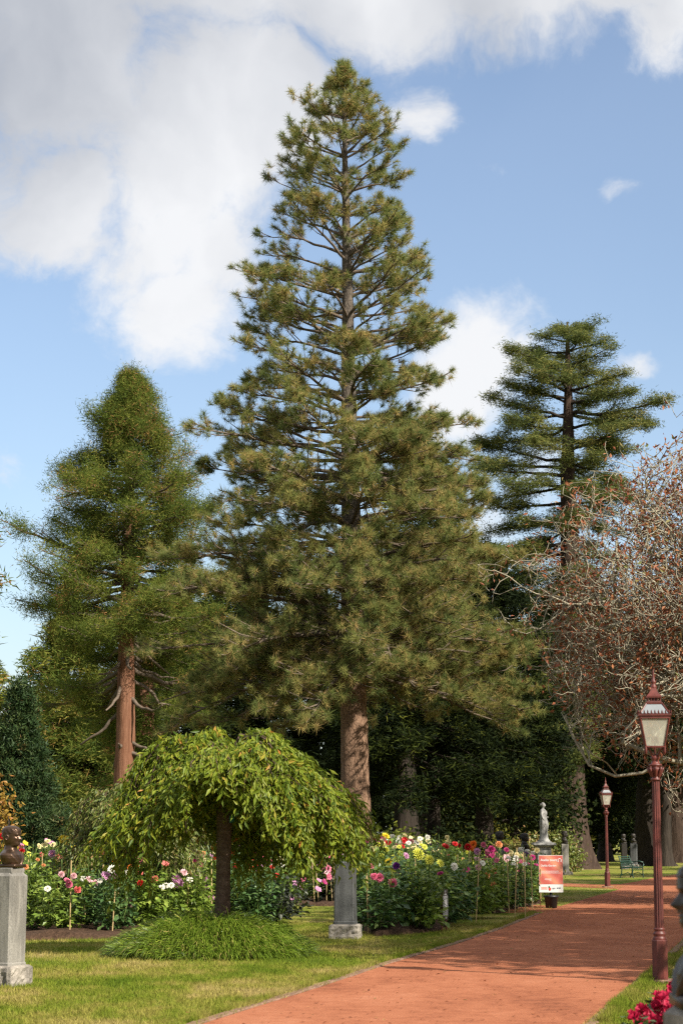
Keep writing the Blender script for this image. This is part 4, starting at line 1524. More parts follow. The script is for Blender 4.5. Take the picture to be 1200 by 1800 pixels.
def statue():
    d = 78.0
    p = gpos(955, d)
    t = thing('plinth', (p[0], d, 0), 'weathered white plinth under the marble statue', 'plinth')
    mb = MB()
    mb.box((0, 0, .10), (.78, .78, .2), bevel=.03).box((0, 0, .275), (.66, .66, .15), taper=.86, bevel=.03)
    mb.build('base_step', 'marble', t)
    MB().box((0, 0, .80), (.52, .52, .90), bevel=.02).build('shaft', 'marble', t)
    mb = MB()
    mb.box((0, 0, 1.29), (.60, .60, .08), taper=1.25, bevel=.02).box((0, 0, 1.375), (.86, .86, .09), bevel=.03)
    mb.build('cornice', 'marble', t)
    # draped woman, weight on one leg, facing right and a little to the camera
    sides = 32
    lv = [(0, .24, .21, 0, 0), (.06, .25, .22, 0, 0), (.10, .20, .17, .01, 0), (.2, .17, .15, .01, 0), (.4, .165, .15, .02, .01), (.55, .175, .16, .03, .01), (.68, .18, .175, .03, 0),
          (.80, .165, .185, .02, -.01), (.90, .135, .155, .01, -.01), (.96, .13, .15, .01, 0), (1.05, .155, .165, .02, 0), (1.13, .145, .185, .01, 0), (1.20, .10, .17, -.01, 0), (1.235, .06, .09, -.01, 0),
          (1.26, .045, .047, 0, 0), (1.30, .045, .045, .01, 0), (1.32, .065, .055, .02, 0), (1.355, .082, .062, .02, 0), (1.40, .085, .066, .01, 0), (1.44, .075, .062, 0, 0), (1.47, .045, .04, -.01, 0), (1.48, .01, .01, -.01, 0)]
    V, F = [], []
    for z, rx, ry, ox, oy in lv:
        for i in range(sides):
            a = 2 * PI * i / sides
            f = 1.0
            if z < .92:
                f += .085 * math.sin(a * 9 + z * 3) * (1 if z < .7 else .5) + .05 * math.sin(a * 5 - z * 5)
            elif z < 1.2:
                f += .05 * math.sin(a * 7 + z * 22)
            x = math.cos(a) * rx * f + ox
            if 1.33 < z < 1.38:
                x += .02 * math.exp(-((a if a < PI else a - 2 * PI) / .25) ** 2)
            V.append((x, math.sin(a) * ry * f + oy, z))
    n = len(lv)
    for l in range(n - 1):
        for i in range(sides):
            j = (i + 1) % sides
            F.append((l * sides + i, l * sides + j, (l + 1) * sides + j, (l + 1) * sides + i))
    mb = MB()
    mb.add(V, F)
    mb.tube([(-.01, -.165, 1.17), (.0, -.215, 1.02), (.03, -.215, .88), (.10, -.18, .80), (.15, -.13, .80)], [.055, .052, .045, .034, .03], 8)
    mb.tube([(-.01, .165, 1.17), (.02, .215, 1.02), (.08, .20, .90), (.17, .10, .93)], [.055, .05, .042, .03], 8)
    mb.tube([(-.05, 0, 1.40), (-.095, 0, 1.385), (-.11, 0, 1.36)], [.05, .05, .03], 8)                 # bun
    for k in range(4):                                                                                # hanging folds of the cloak
        y = -.2 + k * .02
        mb.tube([(.02 + k * .035, y, .92), (.03 + k * .04, y - .03, .7), (.02 + k * .045, y - .02, .5 + k * .04)], [.03, .035, .012], 6)
    mb.box((0, 0, -.0), (.56, .50, .05), bevel=.01)
    o = mb.build('statue', 'marble', None, True)
    o.location = (p[0], d, 1.44)
    o.scale = (.88, .88, 1.0)
    o.rotation_euler = (0, 0, R(-20))
    tag(o, 'white marble statue of a draped woman facing right on a plinth', 'statue')


statue()


# ------------------------------------------------------------------ lamps
def lamp(label, loc, rz):
    t = thing('street_lamp', loc, label, 'lamp', 'dark red lamps along the path', rz)
    MB().box((0, 0, .01), (.34, .34, .07), bevel=.015).build('foot_slab', 'kerb_concrete', t)
    mb = MB()
    mb.lathe([(.098, .045), (.098, .50), (.092, .515), (.08, .52)], 8, phase=PI / 8)
    mb.build('plinth', 'lamp_paint', t)
    mb = MB()
    mb.lathe([(.080, .518), (.084, .53), (.070, .545), (.066, .555), (.078, .575), (.078, .59), (.062, .605), (.060, .62), (.068, .632), (.066, .645), (.056, .655)], 24)
    mb.build('moulding', 'lamp_paint', t, True)
    mb = MB()
    mb.lathe([(.056, .65), (.057, .70), (.052, 1.6), (.047, 2.42)], 48, flute=lambda i, z: 1.0 if i % 4 < 2 else .87)
    mb.build('shaft', 'lamp_paint', t)
    cp = MB()
    cp.lathe([(.047, 2.42), (.062, 2.425), (.062, 2.44), (.048, 2.45), (.046, 2.48), (.060, 2.53), (.072, 2.57), (.058, 2.585), (.082, 2.60), (.084, 2.615), (.05, 2.63), (.045, 2.67), (.06, 2.69), (.05, 2.72), (.02, 2.74)], 20)
    for k in range(8):                                                                       # curled leaves of the capital
        a = k * PI / 4
        c, s = math.cos(a), math.sin(a)
        pts = [(.045, 2.47), (.066, 2.51), (.085, 2.55), (.096, 2.575), (.086, 2.59), (.078, 2.578)]
        cp.tube([(r * c, r * s, z) for r, z in pts], [.016, .018, .016, .013, .010, .007], 6)
    cp.build('capital', 'lamp_paint', t, True)
    LB, LT = 2.83, 3.185
    for k in range(4):                                                                       # four curved arms
        a = k * PI / 2 + PI / 4
        c, s = math.cos(a), math.sin(a)
        mb = MB()
        mb.tube([(r * c, r * s, z) for r, z in [(.03, 2.69), (.055, 2.72), (.07, 2.765), (.10, 2.80), (.145, 2.808), (.168, 2.80)]], [.014, .012, .011, .011, .011, .012], 8)
        mb.tube([(r * c, r * s, z) for r, z in [(.160, 2.74), (.160, 2.76), (.160, 2.80), (.164, 2.835)]], [.006, .016, .014, .010], 8)
        mb.build('arm', 'lamp_paint', t, True)
    MB().tube([(0, 0, 2.70), (0, 0, 2.84)], .012, 8).build('gas_pipe', 'lamp_paint', t)
    hb, ht = .112, .176                                                                      # half widths of the lantern
    fr = MB()
    for k in range(4):
        a = k * PI / 2 + PI / 4
        c, s = math.cos(a) * math.sqrt(2), math.sin(a) * math.sqrt(2)
        fr.tube([(hb * c, hb * s, LB), (ht * c, ht * s, LT)], .0125, 6)
    for w, z, hh in ((hb, LB, .018), (ht, LT, .03)):
        for k in range(4):
            a = k * PI / 2
            c, s = math.cos(a), math.sin(a)
            fr.box((w * c, w * s, z), (.024 if abs(c) > .5 else 2 * w, .024 if abs(s) > .5 else 2 * w, hh))
    fr.build('lantern_frame', 'lamp_paint', t)
    cn = MB()
    cn.lathe([(.262, LT + .004), (.282, LT + .018), (.282, LT + .042), (.25, LT + .046)], 4, phase=PI / 4)
    for k in range(4):
        a = k * PI / 2
        c, s = math.cos(a), math.sin(a)
        for q in range(-4, 5):                                                                # row of small trefoil points
            u = q * .043
            x, y = .197 * c - u * s, .197 * s + u * c
            hh = .05 if q % 1 == 0 else .03
            cn.tube([(x, y, LT + .04), (x, y, LT + .04 + hh * .5), (x, y, LT + .04 + hh)], [.004, .009, .002], 4)
            cn.tube([(x - .011 * s * -1, y + .011 * c, LT + .05), (x + .011 * s * -1, y - .011 * c, LT + .05)], .005, 4)
    cn.build('cornice', 'lamp_paint', t)
    for k in range(4):                                                                       # panes
        a = k * PI / 2
        c, s = math.cos(a), math.sin(a)

        def q4(w0, z0, w1, z1, half0, half1):
            pts = []
            for (w, z, u) in ((w0, z0, -half0), (w0, z0, half0), (w1, z1, half1), (w1, z1, -half1)):
                pts.append((w * c - u * s, w * s + u * c, z))
            inn = [(x * .97, y * .97, z) for x, y, z in pts]
            return pts + inn, [(0, 1, 2, 3), (7, 6, 5, 4), (0, 4, 5, 1), (1, 5, 6, 2), (2, 6, 7, 3), (3, 7, 4, 0)]
        mb = MB()
        mb.add(*q4(hb - .002, LB + .01, ht - .002, LT - .016, hb - .01, ht - .01))
        mb.build('pane', 'lantern_glass', t)
        mb = MB()
        mb.add(*q4(.176, LT + .046, .098, LT + .165, .168, .09))
        mb.build('roof_pane', 'lamp_roof_glass', t)
    rf = MB()
    for k in range(4):
        a = k * PI / 2 + PI / 4
        c, s = math.cos(a) * math.sqrt(2), math.sin(a) * math.sqrt(2)
        rf.tube([(.176 * c, .176 * s, LT + .045), (.098 * c, .098 * s, LT + .168)], .010, 6)
    z = LT + .165
    rf.lathe([(.150, z), (.150, z + .02), (.125, z + .024), (.120, z + .04)], 4, phase=PI / 4)
    for k in range(4):                                                                       # little vent columns
        a = k * PI / 2
        c, s = math.cos(a), math.sin(a)
        for q in range(-2, 3):
            u = q * .036
            rf.tube([(.078 * c - u * s, .078 * s + u * c, z + .03), (.078 * c - u * s, .078 * s + u * c, z + .085)], .006, 4)
    rf.lathe([(.07, z + .03), (.07, z + .09)], 4, phase=PI / 4)
    rf.lathe([(.128, z + .078), (.130, z + .10), (.122, z + .105), (.085, z + .135), (.06, z + .165), (.045, z + .20), (.042, z + .225)], 4, phase=PI / 4)
    rf.build('vent_roof', 'lamp_paint', t)
    fn = MB()
    fn.lathe([(.036, z + .20), (.040, z + .222), (.030, z + .235), (.022, z + .25), (.034, z + .272), (.034, z + .285), (.020, z + .30), (.018, z + .33), (.010, z + .38), (.013, z + .395), (.004, z + .43)], 14)
    fn.build('finial', 'lamp_paint', t, True)
    sk = MB()
    sk.box((0, 0, LB + .085), (.085, .085, .085), bevel=.006).tube([(0, 0, LB), (0, 0, LB + .05)], .009, 6)
    sk.build('lamp_holder', 'lamp_paint', t)
    MB().lathe([(.012, LB + .128), (.014, LB + .14), (.026, LB + .158), (.029, LB + .175), (.024, LB + .192), (.010, LB + .203)], 14).build('light_bulb', 'bulb', t, True)
    return t


l1 = G(1160, 1728)
lamp('dark red cast iron lamp with glass lantern beside the near path edge', (l1[0], l1[1], 0), R(-6)).scale = (.945,) * 3
l2 = G(1067, 1560)
lamp('farther dark red lamp at the side path before the redwood trunk', (l2[0], l2[1], 0), R(8)).scale = (.945,) * 3


# ------------------------------------------------------------------ signs
def text(s, size, loc, mat, parent, name='lettering', bold=0.0, align='LEFT'):
    c = bpy.data.curves.new(name, 'FONT')
    c.body = s
    c.size = size
    c.align_x = align
    c.extrude = .0008
    c.offset = bold
    c.resolution_u = 3
    c.materials.append(MATS[mat])
    tmp = link(name, c)
    dg = bpy.context.evaluated_depsgraph_get()
    me = bpy.data.meshes.new_from_object(tmp.evaluated_get(dg))
    bpy.data.objects.remove(tmp)
    bpy.data.curves.remove(c)
    o = link(name, me, parent, loc)
    o.rotation_euler = (R(90), 0, 0)
    return o


def audio_sign():
    g = G(969.5, 1597)
    t = thing('audio_tour_sign', (g[0], g[1] + .16, 0), 'coral poster sign for audio tours on a black pot by the path', 'sign', None, R(-3))
    pot = MB()
    pot.lathe([(.125, .01), (.13, .012), (.155, .24), (.175, .25), (.178, .29), (.165, .295), (.155, .28), (.15, .25)], 24)
    pot.build('pot', 'black_plastic', t, True)
    MB().tube([(0, .055, .2), (0, .055, .75)], .035, 10).build('post', 'black_plastic', t, True)
    k = 48.5 / FPX
    W, z0, z1 = 41.5 * k, 27 * k, 90 * k
    H = z1 - z0
    MB().box((0, .0, z0 + H / 2), (W, .03, H), bevel=.004).build('board', 'print_white', t)
    zs = z0 + H * .215
    MB().box((.004, -.0165, (zs + z1) / 2), (W - .012, .003, z1 - zs - .008)).build('poster', 'poster_print', t)
    y = -.0195

    def up(f):
        return z0 + H * f
    text('Audio tours', .079, (-W * .42, y, up(.845)), 'print_white', t, bold=.0016)
    hp = MB()
    hc = (W * .365, y, up(.862))
    hp.tube([(hc[0] + .038 * math.cos(a), y, hc[2] + .04 * math.sin(a)) for a in np.linspace(-.1, PI + .1, 11)], .008, 6)
    for sg in (-1, 1):
        hp.box((hc[0] + sg * .034, y, hc[2] - .016), (.02, .008, .036), bevel=.003)
    hp.build('headphone_symbol', 'print_white', t)
    text('Dahlia Garden', .062, (-W * .42, y, up(.70)), 'print_white', t, bold=.001)
    for i, (x0, w, f) in enumerate([(-.42, .74, .575), (-.42, .76, .548), (-.42, .82, .521), (-.26, .28, .365), (-.26, .28, .34), (-.06, .08, .315)]):
        MB().box((W * (x0 + w / 2), y + .002, up(f)), (W * w, .002, .007)).build('small_print', 'print_white', t)
    for i in range(3):
        MB().box((-W * .28, y + .002, up(.14 - i * .026)), (W * .26, .002, .011)).build('footer_print', 'print_salmon', t)
    em = MB()
    em.lathe([(.004, -.05), (.022, -.03), (.03, 0), (.024, .018), (.008, .026)], 12, (-W * .05, y, up(.10)), sy=.12)
    em.build('emblem', 'print_red', t)
    em = MB()
    em.tube([(-W * .06, y, up(.13)), (-W * .075, y, up(.155)), (-W * .085, y, up(.18))], [.012, .014, .003], 6)
    em.build('emblem_leaf', 'print_green', t)
    for x0, w, f, h in [(.05, .13, .115, .012), (.05, .1, .092, .006), (.24, .05, .115, .024), (.31, .11, .125, .009), (.31, .09, .104, .009)]:
        MB().box((W * (x0 + w / 2), y + .002, up(f)), (W * w, .002, h)).build('footer_print', 'print_navy', t)


audio_sign()


def info_panel():
    g = G(782, 1636)
    rz = R(68)
    t = thing('information_panel', (g[0], g[1], 0), 'narrow white information panel on rusty posts at the bed edge', 'sign', None, rz)
    k = g[1] / FPX
    for sx, h in ((-.115, 72 * k), (.115, 66 * k)):
        MB().box((sx, .02, h / 2 - .05), (.05, .014, h + .1)).build('post', 'rusty_steel', t)
    z0, z1 = 18 * k, 70 * k
    zz = [(z0, z0 + .08, 'panel_dark'), (z0 + .08, z1 - .11, 'panel_print'), (z1 - .11, z1, 'panel_dark')]
    MB().box((0, 0, (z0 + z1) / 2), (.27, .012, z1 - z0)).build('panel', 'panel_dark', t)
    MB().box((0, -.0085, (zz[1][0] + zz[1][1]) / 2), (.266, .004, zz[1][1] - zz[1][0])).build('printed_field', 'panel_print', t)
    for i in range(14):
        f = zz[1][1] - .03 - i * (zz[1][1] - zz[1][0] - .05) / 14
        MB().box((0, -.0118, f), (.19, .002, .006)).build('print_line', 'panel_text', t)
    MB().box((0, -.0085, z1 - .035), (.05, .004, .035)).build('emblem', 'panel_print', t)
    MB().box((0, -.0085, z1 - .085), (.12, .004, .026)).build('heading', 'panel_print', t)
    MB().box((.02, -.0085, z0 + .04), (.09, .004, .03)).build('emblem', 'panel_print', t)


info_panel()


# ------------------------------------------------------------------ bench
def bench():
    p = G(1110, 1543)
    t = thing('garden_bench', (p[0], p[1], 0), 'green cast iron garden bench on the far lawn before the shade trees', 'bench', None, R(62))
    W = 1.2
    for sx in (-W / 2, W / 2):
        e = MB()
        e.tube([(sx, -.28, 0), (sx, -.24, .15), (sx, -.25, .30), (sx, -.24, .42)], .022, 6)
        e.tube([(sx, .30, 0), (sx, .22, .18), (sx, .20, .40), (sx, .25, .62), (sx, .34, .88)], .024, 6)
        e.tube([(sx, -.25, .42), (sx, .0, .40), (sx, .21, .41)], .020, 6)
        e.tube([(sx, -.24, .42), (sx, -.30, .52), (sx, -.26, .62), (sx, -.10, .66), (sx, .08, .64), (sx, .24, .62)], .024, 6)
        e.tube([(sx, -.24, .10), (sx, -.05, .22), (sx, .22, .12)], .016, 6)
        e.tube([(sx, -.2, .42), (sx, -.1, .55), (sx, .02, .48), (sx, .1, .60)], .014, 6)
        e.build('end_frame', 'bench_green', t, True)
    for i in range(6):
        MB().box((0, -.21 + i * .078, .43), (W, .05, .022), bevel=.004).build('seat_slat', 'bench_green', t)
    for i in range(5):
        z = .50 + i * .085
        MB().box((0, .215 + i * .03, z), (W, .022, .045), bevel=.004).build('back_slat', 'bench_green', t)
    ap = MB()
    for k in range(6):
        x = -W / 2 + (k + .5) * W / 6
        ap.tube([(x + W / 14 * math.cos(a), -.25, .36 + .05 * math.sin(a)) for a in np.linspace(0, 2 * PI, 9)], .01, 5)
    ap.build('apron', 'bench_green', t, True)


bench()


# ------------------------------------------------------------------ dahlias
def bloom_mesh(kind, seed):
    rng = np.random.default_rng(seed)
    mb = MB()
    if kind == 'ball':
        rings = [(-20, 12), (8, 13), (32, 11), (55, 8), (76, 5)]
    elif kind == 'flat':
        rings = [(-6, 12), (12, 11), (34, 9), (60, 6)]
    elif kind == 'spiky':
        rings = [(-18, 14), (4, 14), (26, 12), (50, 9), (74, 6)]
    else:
        rings = [(4, 8), (16, 8)]
    for e, n in rings:
        e = R(e)
        for i in range(n):
            a = 2 * PI * (i + rng.random() * .3) / n + e * 3
            L = 1.0 * rng.uniform(.88, 1.08) * (1 if kind != 'ball' else .92)
            if kind == 'flat':
                L *= 1 - .45 * max(0, math.sin(e))
            w = (2.4 if kind != 'spiky' else 1.35) * L * math.cos(min(e, 1.2)) * PI / n * .62 + .09
            d = np.array([math.cos(a) * math.cos(e), math.sin(a) * math.cos(e), math.sin(e)])
            s = np.array([-math.sin(a), math.cos(a), 0])
            nn = np.cross(d, s)
            c = np.array([0, 0, 0.0])
            b = c + d * .12
            m1 = c + d * L * .66
            tip = c + d * L + nn * .04
            V = [b, m1 + s * w * .5 - nn * .10, tip, m1 - s * w * .5 - nn * .10]
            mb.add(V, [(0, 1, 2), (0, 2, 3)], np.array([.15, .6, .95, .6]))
    if kind == 'open':
        mb.lathe([(.28, 0), (.25, .14), (.08, .2)], 8)
    return mb


BK = {}
for kind in ('ball', 'flat', 'spiky', 'open'):
    for k in range(2):
        mbx = bloom_mesh(kind, 10 * k + 3)
        me = bpy.data.meshes.new('bloom')
        V = np.concatenate(mbx.V)
        F = [list(map(int, f)) for grp in (mbx.F3 + mbx.F4) for f in grp]
        me.from_pydata([tuple(v) for v in V], [], F)
        a = me.attributes.new('tint', 'FLOAT', 'POINT')
        a.data.foreach_set('value', np.concatenate(mbx.T).astype(np.float32))
        me.materials.append(MATS['bloom_red'])
        BK[(kind, k)] = me


def bush_mesh(seed):
    """leafy dahlia bush one unit tall: stems and paired leaves"""
    rng = np.random.default_rng(seed)
    st = MB()
    O, D, L = [], [], []
    for k in range(9):
        a = k * 2.4 + rng.normal() * .3
        sp = rng.uniform(.10, .36)
        top = np.array([math.cos(a) * sp, math.sin(a) * sp, rng.uniform(.72, 1.0)])
        P = np.array([np.array([math.cos(a) * .04, math.sin(a) * .04, 0]) + (top - 0) * f + np.array([math.cos(a), math.sin(a), 0]) * .08 * math.sin(f * PI) for f in np.linspace(0, 1, 6)])
        st.tube(P, np.linspace(.011, .004, 6), 4)
        for f in np.linspace(.10, 1.0, 13):
            i0 = min(4, int(f * 5))
            p = P[i0] + (P[i0 + 1] - P[i0]) * (f * 5 - i0)
            for q in range(3):
                b = rng.uniform(0, 2 * PI)
                o = np.array([math.cos(b), math.sin(b), 0])
                reach = rng.uniform(.03, .17) * (1.15 - .5 * f)
                for j in range(2 if f < .93 else 1):
                    O.append(p + o * reach * (1 + j * .6) + np.array([0, 0, .03 - j * .02]))
                    D.append(o + rng.normal(size=3) * .4 + np.array([0, 0, -.25]))
                    L.append(rng.uniform(.09, .15) * (1.1 - .35 * f))
    O, D, L = np.array(O), np.array(D), np.array(L)
    n = len(O)
    V, F = leaves(rng, O, D, L, L * .58, .12, np.tile([0, 0, 1.0], (n, 1)) + rng.normal(size=(n, 3)) * .35)
    t = np.clip(np.repeat(rng.normal(.5, .22, n), 4), 0, 1)
    return st, (V, F, t)


BUSH = []
for sd in range(6):
    st, (V, F, t) = bush_mesh(900 + sd)
    o1 = st.build('stems', 'stem_green')
    o2 = mk('foliage', V, [F], 'dahlia_leaf', None, t)
    BUSH.append((o1.data, o2.data))
    bpy.data.objects.remove(o1)
    bpy.data.objects.remove(o2)

PLANTS = []            # dict(pos, h, root, blooms)
ORD = ['first', 'second', 'third', 'fourth', 'fifth', 'sixth', 'seventh', 'eighth', 'ninth', 'tenth', 'eleventh', 'twelfth', 'thirteenth', 'fourteenth', 'fifteenth', 'sixteenth', 'seventeenth',
       'eighteenth', 'nineteenth', 'twentieth']


def ordinal(i):
    if i < 20:
        return ORD[i]
    tens = {2: 'twenty', 3: 'thirty', 4: 'forty', 5: 'fifty', 6: 'sixty', 7: 'seventy', 8: 'eighty', 9: 'ninety'}
    n = i + 1
    return tens[n // 10] + ('' if n % 10 == 0 else ' ' + ORD[n % 10 - 1]) + (' in turn' if n % 10 == 0 else '')


prng = np.random.default_rng(15)


def plant(px, d, h, bed_name, mat='dahlia_leaf', wide=1.0):
    x = gpos(px, d)[0]
    PLANTS.append(dict(x=x, d=d, h=h, bed=bed_name, mat=mat, wide=wide, blooms=[]))


# front rows as seen in the photograph: pixel column, depth, height
for a in [(64, 36.2, 1.15, 'dahlia_leaf'), (112, 35.4, 1.0, 'dahlia_leaf'), (160, 36.6, 1.05, 'dahlia_leaf_deep'), (206, 35.4, .98, 'dahlia_leaf_deep'), (252, 36.4, 1.08, 'dahlia_leaf'),
          (290, 36.8, 1.0, 'dahlia_leaf'), (332, 37.4, 1.02, 'dahlia_leaf'), (352, 38.6, .95, 'dahlia_leaf'), (10, 38, 1.3, 'dahlia_leaf'), (424, 38.4, 1.15, 'dahlia_leaf_deep'), (452, 38.0, 1.0, 'dahlia_leaf_deep'),
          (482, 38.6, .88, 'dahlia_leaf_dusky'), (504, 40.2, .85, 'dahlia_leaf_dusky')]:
    plant(a[0], a[1], a[2], 'left', a[3])
for r, d in enumerate((38.6, 40.4, 42.4, 44.6, 47.0)):
    for px in np.arange(-10 + (r % 2) * 24, 500, 44):
        if 395 < px < 470 and d < 40:
            continue
        plant(px + prng.normal() * 8, d + prng.normal() * .3, prng.uniform(1.12, 1.4) if px < 420 else prng.uniform(.9, 1.15), 'left', ['dahlia_leaf', 'dahlia_leaf', 'dahlia_leaf_deep'][prng.integers(3)])
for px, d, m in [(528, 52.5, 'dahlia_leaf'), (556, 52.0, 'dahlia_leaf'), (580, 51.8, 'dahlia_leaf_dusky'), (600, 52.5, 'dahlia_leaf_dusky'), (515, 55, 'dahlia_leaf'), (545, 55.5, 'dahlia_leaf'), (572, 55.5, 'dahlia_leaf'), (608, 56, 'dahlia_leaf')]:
    plant(px, d, prng.uniform(1.0, 1.3), 'middle', m)
for a in [(660, 35.6, 1.02, 'dahlia_leaf_deep', 1.15), (716, 36.6, 1.22, 'dahlia_leaf_deep', 1.1), (752, 36.4, 1.15, 'dahlia_leaf', 1.0), (690, 38.0, 1.2, 'dahlia_leaf', 1.0), (790, 38.6, 1.15, 'dahlia_leaf_deep', 1.0), (735, 38.4, 1.3, 'dahlia_leaf', 1.0),
          (818, 42.0, 1.2, 'dahlia_leaf', 1), (843, 42.6, 1.05, 'dahlia_leaf', 1), (868, 45.0, 1.1, 'dahlia_leaf', 1), (893, 46.4, 1.05, 'dahlia_leaf_deep', 1), (915, 48.0, 1.08, 'dahlia_leaf_deep', 1), (936, 49.4, 1.05, 'dahlia_leaf', 1)]:
    plant(*a[:3], 'right', a[3], a[4])
for r, (d, x0, x1) in enumerate(((40.4, 645, 790), (42.6, 632, 800), (45.2, 640, 850), (48.0, 640, 895), (51, 640, 925), (54.5, 640, 935), (58, 650, 930))):
    for px in np.arange(x0 + (r % 2) * 16, x1, 33):
        plant(px + prng.normal() * 6, d + prng.normal() * .35, prng.uniform(1.2, 1.5) if px < 800 else prng.uniform(1.0, 1.3), 'right', ['dahlia_leaf', 'dahlia_leaf', 'dahlia_leaf_deep'][prng.integers(3)])

